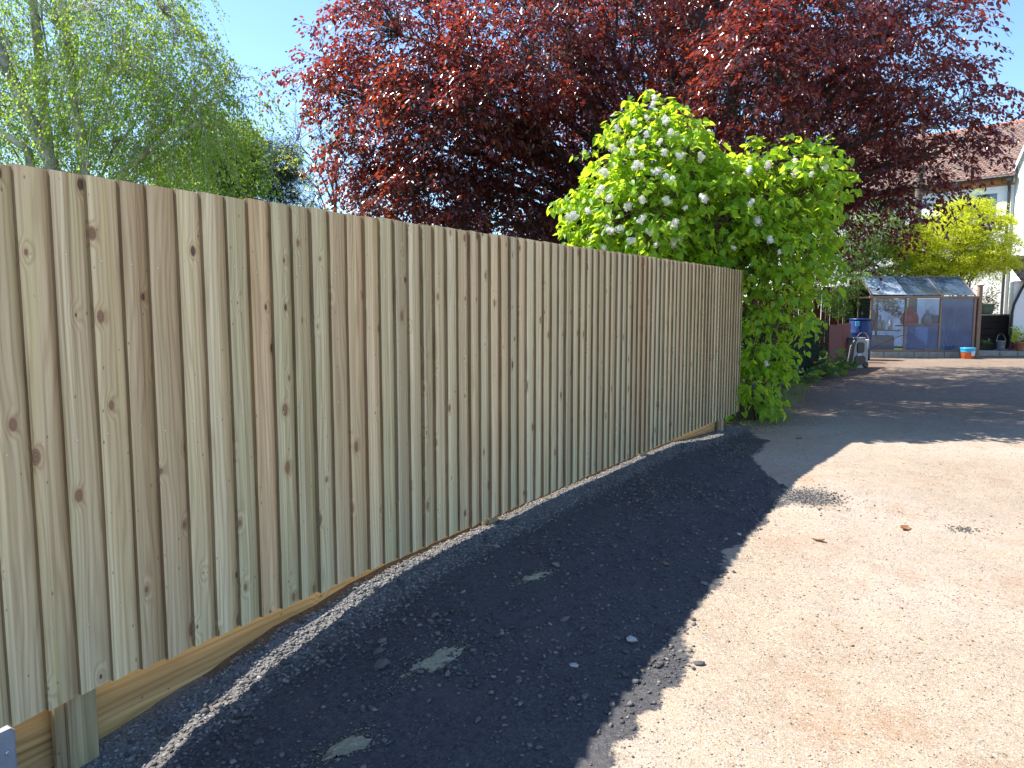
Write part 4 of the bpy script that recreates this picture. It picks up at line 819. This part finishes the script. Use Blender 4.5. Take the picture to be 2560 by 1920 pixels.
# red stained fences, hedge and border plants ---------------------------------------
def plank_fence(name, a, b_, h_, wd, label, jz=.015, cat='fence'):
    a, b_ = np.array(a, float), np.array(b_, float); v = b_ - a; l_ = np.linalg.norm(v[:2]); o = empty(name, (a[0], a[1], 0), math.atan2(v[1], v[0])); tag(o, label, cat)
    k = int(l_ / wd)
    for i in range(k):
        g = MB().bev((0, 0, h_ / 2), (l_ / k - .012, .022, h_), .004).build('board', M['red_wood'], o); g.location = (l_ / k * (i + .5), random.uniform(-.006, .006), random.uniform(-jz, jz)); g.rotation_euler = (0, random.uniform(-.008, .008), random.uniform(-.03, .03))
    for z in (.25, h_ - .25): MB().bev((l_ / 2, .04, z), (l_, .04, .07), .004).build('rail', M['red_wood'], o)
    return o
plank_fence('stained_fence', gpt(827, 373.5), gpt(849, 366.5), 1.12, .42, 'low red stained board fence between the dark hedge and the barrel')
plank_fence('stained_fence', (8.2, 26.9), (12.6, 27.4), 2.25, .16, 'red stained board fence half hidden behind the small green tree')
def leaf_box(name, label, cat, base, rz, d, cnt, size, lm, core):
    o = empty(name, base, rz); tag(o, label, cat)
    f = rng.integers(0, 5, cnt); P = rng.uniform(-.5, .5, (cnt, 3)) * d; P[:, 2] += d[2] / 2
    for ax_, k in ((0, 0), (0, 1), (1, 2), (1, 3)): q_ = f == k; P[q_, ax_] = (d[ax_] / 2 - rng.random(q_.sum()) ** 2 * .12) * (1 if k % 2 else -1)
    q_ = f == 4; P[q_, 2] = d[2] - rng.random(q_.sum()) ** 2 * .1
    P += rng.normal(0, .02, P.shape); P[:, 2] = np.maximum(P[:, 2], .03); out = P * np.array([1, 1, .6]); out[:, 2] -= d[2] * .2
    ax = unit(unit(out) + rng.normal(0, .5, P.shape)); nr = unit(rng.normal(0, 1, P.shape)); Ln = rng.uniform(*size, cnt)
    tag(link('foliage', leaf_mesh('foliage', P, ax, nr, Ln, Ln * .45, SMALL_L), M[lm], o), kind='stuff')
    g = MB()
    for k in range(9):
        x, y = rng.uniform(-.4, .4) * d[0], rng.uniform(-.25, .25) * d[1]; g = MB().tube(curve((x, y, -.05), (x + rng.normal(0, .1), y + rng.normal(0, .1), d[2] * .9), 0, 5, .1), np.linspace(.03, .01, 5), 5); g.build('stem', M['brown_bark'], o)
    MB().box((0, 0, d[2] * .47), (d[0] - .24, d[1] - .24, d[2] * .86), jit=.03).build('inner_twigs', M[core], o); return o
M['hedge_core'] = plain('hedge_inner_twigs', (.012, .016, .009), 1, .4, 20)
h0, h1 = gpt(792, 381), gpt(826, 374.5); hv = h1 - h0; hl = np.linalg.norm(hv[:2]); hn = np.array([-hv[1], hv[0], 0]) / hl; hc = (h0 + h1) / 2 + hn * .55
leaf_box('clipped_hedge', 'dark clipped evergreen hedge between the lilac and the red fence', 'hedge', (hc[0], hc[1], 0), math.atan2(hv[1], hv[0]), np.array([hl + .5, .95, 1.22]), 15000, (.03, .055), 'yew_leaf', 'hedge_core')
def rosette(name, label, cat, base, k, size, lm, h_, tpl=LILAC_L, wr=.7, up=.6, group=None, rad=.25, stems_=True):
    o = empty(name, base); tag(o, label, cat, group); th = rng.uniform(0, 6.283, k); el = rng.uniform(.05, 1, k)
    P = np.stack([np.cos(th) * rad * rng.random(k) ** .6, np.sin(th) * rad * rng.random(k) ** .6, .03 + el * h_ * rng.uniform(.5, 1, k)], 1)
    ax = np.stack([np.cos(th), np.sin(th), rng.uniform(-.4, up, k)], 1); nr = unit(np.array([0, -.5, .6]) + rng.normal(0, .8, (k, 3))); Ln = rng.uniform(*size, k)
    tag(link('leaves', leaf_mesh('leaves', P, ax, nr, Ln, Ln * wr, tpl), M[lm], o), kind='stuff')
    if stems_:
        j = rng.choice(k, min(k, 24), replace=False); t_ = np.linspace(0, 1, 4)[None, :, None]; Q = P[j][:, None] * t_; Q[..., 2] = P[j][:, None, 2] * t_[..., 0] ** .7
        twig_mesh('stems', (Q, np.full(Q.shape[:2], .005)), M['brown_bark'], o)
    return o
for i, (px, py, k, sz_, h_, r_, lb) in enumerate(((806, 384, 60, (.10, .17), .35, .28, 'leafy plant at the foot of the dark hedge, nearest the lilac'), (822, 378, 50, (.12, .2), .38, .26, 'second leafy plant at the foot of the dark hedge'), (832, 374.5, 70, (.13, .22), .52, .30, 'largest broad-leaved plant at the foot of the low red fence'), (846, 369.5, 50, (.08, .14), .24, .24, 'low green plant in front of the grey plastic unit'), (776, 393, 45, (.08, .14), .28, .25, 'small plant at the drive edge under the lilac'))):
    q = gpt(px, py); rosette('border_plant', lb, 'plant', (q[0], q[1], 0), k, sz_, 'shrub_leaf', h_, group='plants along the drive edge', rad=r_)
q = gpt(814, 376.5); o = empty('orange_flower', (q[0], q[1] - .1, 0)); tag(o, 'two small orange flower heads in front of the dark hedge', 'flower')
for dx, dz in ((-.05, .30), (.06, .22)):
    MB().tube([(dx * .5, 0, 0), (dx, 0, dz)], .005, 5).build('stem', M['conifer_leaf'], o); MB().lathe([(.015, dz - .01), (.05, dz + .01), (.055, dz + .03), (.03, dz + .05), (.0, dz + .052)], (dx, 0, 0), 10, cap=False).build('bloom', M['orange_plastic'], o, True)

# timber retaining wall with pots ----------------------------------------------------
TZ = .14
pv = empty('paving', (14.0, 24.45, 0)); pv['kind'] = 'structure'
y_ = 0
for r_ in range(4):
    x_ = -.05 - .3 * (r_ % 2)
    while x_ < 4.4:
        wl = random.uniform(.55, .85); o = MB().bev((wl / 2, .28, TZ / 2 - .02 + random.uniform(-.006, .006)), (wl - .02, .56, TZ + .04), .012).build('flagstone', M['paving'], pv); o.location = (x_, y_, 0); x_ += wl
    y_ += .58
rwx0, rwx1, RY = at(976, 330, 26.0)[0], at(1013, 330, 26.0)[0], 26.0
rw = empty('retaining_wall', (rwx0, RY, 0)); tag(rw, 'dark timber sleeper retaining wall right of the greenhouse', 'wall')
for k in range(5): MB().bev(((rwx1 - rwx0) / 2, .05, TZ + .115 + k * .225), (rwx1 - rwx0 + random.uniform(-.02, .02), .10, .219), .008).build('sleeper', M['dark_sleeper'], rw)
RT = TZ + 5 * .225 + .03; MB().bev(((rwx1 - rwx0) / 2, .18, RT - .012), (rwx1 - rwx0 + .05, .36, .03), .004).build('coping', M['paving'], rw)
MB().box(((rwx1 - rwx0) / 2, 1.3, (RT - .06) / 2), (rwx1 - rwx0 + .6, 2.3, RT - .06)).build('earth_fill', M['soil_dark'], rw)
q = at(986, 314, RY + .2); o = empty('glazed_pot', (q[0], RY + .22, RT + .002)); tag(o, 'pale green glazed bowl pot on top of the dark timber wall', 'pot')
MB().lathe([(.14, 0), (.17, .02), (.235, .16), (.255, .30), (.27, .31), (.27, .345), (.245, .345), (.235, .3), (.1, .28)], sides=24, cap=True).build('bowl', M['green_glaze'], o, True)
MB().lathe([(.235, .29), (.12, .32), (0, .325)], sides=18, cap=False).build('compost', M['soil_dark'], o, True)
rosette('azalea_shrub', 'azalea shrub with reddish and cream leaves behind the green pot', 'shrub', (q[0] + .05, RY + .75, RT - .07), 1600, (.05, .095), 'azalea_leaf', 1.15, SMALL_L, .5, .8, rad=.62)
rosette('azalea_shrub', 'pale low shrub between the timber post and the green pot', 'shrub', (q[0] - .42, RY + .35, RT - .07), 350, (.04, .07), 'azalea_leaf', .55, SMALL_L, .5, .8, rad=.26)
q = at(982, 343, 25.35); o = empty('planter_box', (q[0], 25.4, TZ)); tag(o, 'brown wooden planter box full of green seedlings below the timber wall', 'planter')
for y in (-.17, .17): MB().bev((0, y, .11), (.72, .022, .2), .004).build('side', M['dark_sleeper'], o)
for x in (-.348, .348): MB().bev((x, 0, .11), (.022, .318, .2), .004).build('side', M['dark_sleeper'], o)
MB().box((0, 0, .09), (.67, .316, .15)).build('compost', M['soil_dark'], o)
for x, h_ in ((-.3, .34), (-.12, .30), (.08, .28), (.2, .36)): MB().tube([(x, 0, .15), (x + .02, -.02, h_ * .8), (x + .05, 0, h_), (x + .09, 0, h_ * .9)], .011, 5).build('plant_marker', M['white_plastic'], o)
rosette('seedling', 'green seedlings growing in the brown planter box', 'plant', (q[0], 25.4, TZ + .13), 260, (.05, .10), 'shrub_leaf', .16, SMALL_L, .5, 1.2, rad=.30)
q = at(1021, 340, 24.75); o = empty('plant_pot', (q[0], 24.75, TZ)); tag(o, 'terracotta pot at the right edge by the white wall', 'pot')
MB().lathe([(.10, 0), (.11, .01), (.15, .24), (.17, .245), (.17, .30), (.145, .30), (.135, .26), (.0, .25)], sides=20, cap=False).build('body', M['terracotta'], o, True)
rosette('potted_plant', 'bright green bushy plant in the terracotta pot at the right edge', 'plant', (q[0], 24.75, TZ + .25), 380, (.06, .11), 'maple_leaf', .55, SMALL_L, .5, .9, rad=.27)

# white house ----------------------------------------------------------------------
PR = at(1011.5, 235, 27.6); PR[2] = 0; hd = np.array([-.64, .77, 0]); hd /= np.linalg.norm(hd); hn = np.array([-hd[1], hd[0], 0]); hn = hn if hn[1] < 0 else -hn
ZE = at(1013, 177, 27.6)[2]
house = empty('white_house', PR, math.atan2(hd[1], hd[0])); tag(house, 'white rendered house with red clay tiled roof beyond the greenhouse', 'house')
# local frame: x runs along the wall away from the camera; outward is +y or -y
oy = 1 if np.dot(hn, np.array([-math.sin(house.rotation_euler[2]), math.cos(house.rotation_euler[2]), 0])) > 0 else -1
HL = 9.0
def hx(px):
    """distance along the house wall seen at a pixel column"""
    k = (px - 512) / F_PX; return (PR[0] - k * PR[1]) / (k * hd[1] - hd[0])
wx0, wx1, wz0, wz1 = hx(990), hx(942), 4.45, 5.62; wm = (wx0 + wx1) / 2
def wallbox(x0, x1, z0, z1): return MB().box(((x0 + x1) / 2, -oy * .15, (z0 + z1) / 2), (x1 - x0, .3, z1 - z0))
g = wallbox(0, wx0, 0, ZE); 
for x0, x1, z0, z1 in ((wx0, wx1, 0, wz0), (wx0, wx1, wz1, ZE), (wx1, HL, 0, ZE)): g2 = wallbox(x0, x1, z0, z1); g.add(g2.v, g2.f)
g.build('wall', M['render'], house)
win = MB()
for x0, x1, z0, z1 in ((wx0, wx1, wz0, wz0 + .07), (wx0, wx1, wz1 - .07, wz1), (wx0, wx0 + .07, wz0 + .07, wz1 - .07), (wx1 - .07, wx1, wz0 + .07, wz1 - .07), (wm - .06, wm + .06, wz0 + .07, wz1 - .07)): win.box(((x0 + x1) / 2, oy * -.04, (z0 + z1) / 2), (x1 - x0, .07, z1 - z0))
win = win.build('window', M['upvc'], house)
for x0, x1 in ((wx0 + .07, wm - .06), (wm + .06, wx1 - .07)): MB().box(((x0 + x1) / 2, -oy * .05, (wz0 + wz1) / 2), (x1 - x0, .008, wz1 - wz0 - .14)).build('pane', M['window_glass'], win)
V = []; kx = np.linspace(wx0 + .08, wx0 + .08 + (wm - wx0) * .5, 19)
for z in (wz0 + .05, wz1 - .05): V += [(x, -oy * (.16 + .025 * math.sin(i * 1.7)), z) for i, x in enumerate(kx)]
MB().add(V, [(i, i + 1, i + 20, i + 19) for i in range(18)]).build('curtain', M['curtain'], win, True)
MB().box((wm, -oy * .6, (wz0 + wz1) / 2), (wx1 - wx0 - .02, .02, wz1 - wz0)).build('room', M['room'], win)
x_ = .05
while x_ < HL - .3: MB().bev((x_ + .15, oy * .045, ZE - .10), (.30, .09, .19), .006).build('brick', M['brick'], house); x_ += .335
MB().box((HL / 2, oy * .012, ZE - .23), (HL, .03, .06)).build('string_course', M['brick'], house)
MB().tube([(x, oy * .26, ZE + .02) for x in np.linspace(-.02, HL, 8)], .065, 10).build('gutter', M['iron'], house)
# roof
PT = R(45); RUN = 2.25; tiles_v = []; ncr = 30; sl = RUN / math.cos(PT); ga = sl / ncr; tw = .17; T8 = MB().box((0, 0, 0), (1, 1, 1)); tv8 = np.array(T8.v); tf8 = np.array(T8.f); TV = []; 
for r_ in range(ncr):
    for c_ in range(int(HL / tw) + 1):
        x = (c_ + .5 * (r_ % 2)) * tw + .0; u_ = (r_ + .4) * ga; V = tv8 * np.array([tw - .006, ga * 1.5, .014]) + rng.normal(0, .0015, (8, 3)); V[:, 2] += -V[:, 1] * .10 + .012
        yl = V[:, 1] + u_; zl = V[:, 2]; TV.append(np.stack([V[:, 0] + x, oy * (.30 - (yl * math.cos(PT) - zl * math.sin(PT))), ZE + .03 + yl * math.sin(PT) + zl * math.cos(PT)], 1))
TV = np.array(TV); k = len(TV); fv = tf8[None] + (np.arange(k) * 8)[:, None, None]; fv = fv.reshape(-1, 4); fv = fv if oy < 0 else fv[:, ::-1]
roof = MB().add([(0, oy * .28, ZE), (HL, oy * .28, ZE), (HL, oy * (.3 - RUN), ZE + RUN - .03), (0, oy * (.3 - RUN), ZE + RUN - .03), (HL, oy * (.3 - 2 * RUN), ZE), (0, oy * (.3 - 2 * RUN), ZE)], [(0, 1, 2, 3), (3, 2, 4, 5)]).build('roof', M['room'], house)
tag(link('roof_tiles', np_mesh('roof_tiles', TV.reshape(-1, 3), fv), M['tile'], roof), kind='stuff')
M['ridge'] = plain('ridge_tile', (.40, .16, .10), .85, .3, 7)
x_ = 0
while x_ < HL - .3:
    o = MB().tube([(0, 0, 0), (.02, 0, 0), (.04, 0, 0), (.38, 0, 0)], [.135, .135, .12, .12], 10).build('ridge_tile', M['ridge'], roof); o.location = (x_, oy * (.3 - RUN), ZE + RUN - .04); x_ += .385
MB().tube([(.13, oy * .09, 0), (.13, oy * .09, ZE - .35), (.13, oy * .26, ZE)], .05, 10).build('downpipe', M['iron'], house)
MB().bev((.1, oy * .22, ZE - .02), (.16, .18, .26), .02).build('hopper', M['iron'], house)
# wing with its left face towards the sun, and the lean-to in front (world-aligned, under the same house)
inv = Matrix.Translation(house.location) @ Matrix.Rotation(house.rotation_euler[2], 4, 'Z'); inv = np.array(inv.inverted())
def loc(P): P = np.array(P, float); return (inv[:3, :3] @ P.T).T + inv[:3, 3]
W0 = PR + np.array([.08, .25, 0]); W1 = np.array([PR[0] - .42, 25.6, 0]); W2 = W1 + np.array([4, 1.2, 0]); W3 = W0 + np.array([4, 1.2, 0])
zt0, zt1 = at(1016, 176, 27.6)[2], at(1027, 96, 25.6)[2]
V = [W0, W1, W2, W3] + [p + np.array([0, 0, z]) for p, z in ((W0, zt0), (W1, zt1), (W2, zt1), (W3, zt0))]
MB().add(loc(V), [(0, 1, 5, 4), (1, 2, 6, 5), (2, 3, 7, 6), (3, 0, 4, 7), (4, 5, 6, 7)]).build('wing_wall', M['render'], house)
V = [W0 + np.array([-.12, 0, zt0]), W1 + np.array([-.12, -.1, zt1]), W1 + np.array([.1, -.1, zt1 + .16]), W0 + np.array([.1, 0, zt0 + .16]), W0 + np.array([-.12, 0, zt0 - .2]), W1 + np.array([-.12, -.1, zt1 - .2])]
MB().add(loc(V), [(0, 1, 2, 3), (4, 5, 1, 0)]).build('verge_board', M['upvc'], house)
LX, LY = at(1012, 320, 25.1)[0], 25.1; LH = at(1012, 281, 25.1)[2]
flare = [(0, .42), (0, .62), (.03, .50), (.07, .42), (.10, .38)]
V = [(LX, LY, .62), (LX + 2.6, LY, .62), (LX + 2.6, LY, LH), (LX, LY, LH), (LX + .86, LY + 1.6, .62), (LX + .86, LY + 1.6, LH), (LX + .10, LY - .06, .36), (LX + 2.6, LY - .06, .36), (LX + .05, LY - .03, .45), (LX + 2.6, LY - .03, .45), (LX + .9, LY + 1.6, .36)]
MB().add(loc(V), [(0, 1, 2, 3), (4, 0, 3, 5), (8, 9, 1, 0), (6, 7, 9, 8), (10, 6, 8, 0, 4)]).build('porch_wall', M['render'], house)
k = 0
for cx in np.arange(LX + .12, LX + 2.5, .225):
    for zr in (TZ + .035, TZ + .11, TZ + .185): MB().bev((0, 0, 0), (.212, .1, .066), .004).build('brick', M['redbrick'], house).matrix_local = Matrix(inv.tolist()) @ Matrix.Translation((cx + .11 * ((k % 2) * .9 + .1), LY + .06, zr)); k += 1
TV = []
for r_ in range(13):
    for c_ in range(15):
        V = tv8 * np.array([.165, .16, .014]); V[:, 2] -= V[:, 1] * .1; yl = V[:, 1] + r_ * .105; a = R(38); TV.append(np.stack([V[:, 0] + LX + .16 + c_ * .17 + .085 * (r_ % 2), LY - .18 + yl * math.cos(a) - V[:, 2] * math.sin(a), LH + .02 + yl * math.sin(a) + V[:, 2] * math.cos(a)], 1))
TV = loc(np.array(TV).reshape(-1, 3)); fv = (tf8[None] + (np.arange(195) * 8)[:, None, None]).reshape(-1, 4)
pr = MB().add(loc([(LX + .08, LY - .2, LH), (LX + 2.6, LY - .2, LH), (LX + 2.6, LY + .9, LH + .87), (LX + .08, LY + .9, LH + .87)]), [(0, 1, 2, 3)]).build('porch_roof', M['room'], house)
tag(link('roof_tiles', np_mesh('roof_tiles', TV, fv), M['tile'], pr), kind='stuff')
MB().tube(loc([(LX + .25, LY - .16, LH - .02), (LX + 1.4, LY - .16, LH - .02), (LX + 2.6, LY - .16, LH - .02)]), .05, 8).build('gutter', M['iron'], house)
MB().tube(loc([(LX + .28, LY - .14, LH - .05), (LX + .2, LY - .08, LH - .25), (LX - .02, LY - .08, LH - .75), (LX - .05, LY - .07, LH - 1.0), (LX - .06, LY - .07, .2)]), .042, 8).build('downpipe', M['iron'], house)
d1 = W1 + np.array([-.10, .35, 0]); MB().tube(loc([d1 + np.array([0, 0, z]) for z in (.2, 2.5, 5, zt1 - 1.2)]), .045, 8).build('downpipe', M['iron'], house)

# telegraph pole --------------------------------------------------------------------
q = at(917.5, 220, 27.2); o = empty('telegraph_pole', (q[0], 27.2, 0)); tag(o, 'weathered telegraph pole rising behind the beech branches beside the house', 'pole')
MB().tube([(0, 0, -.2), (0, 0, 3), (0, 0, 6), (0, 0, 8.2)], [.13, .125, .115, .10], 14).build('pole_shaft', M['pole'], o, True)
MB().bev((0, -.13, 7.6), (1.1, .08, .1), .006).build('cross_arm', M['pole'], o)
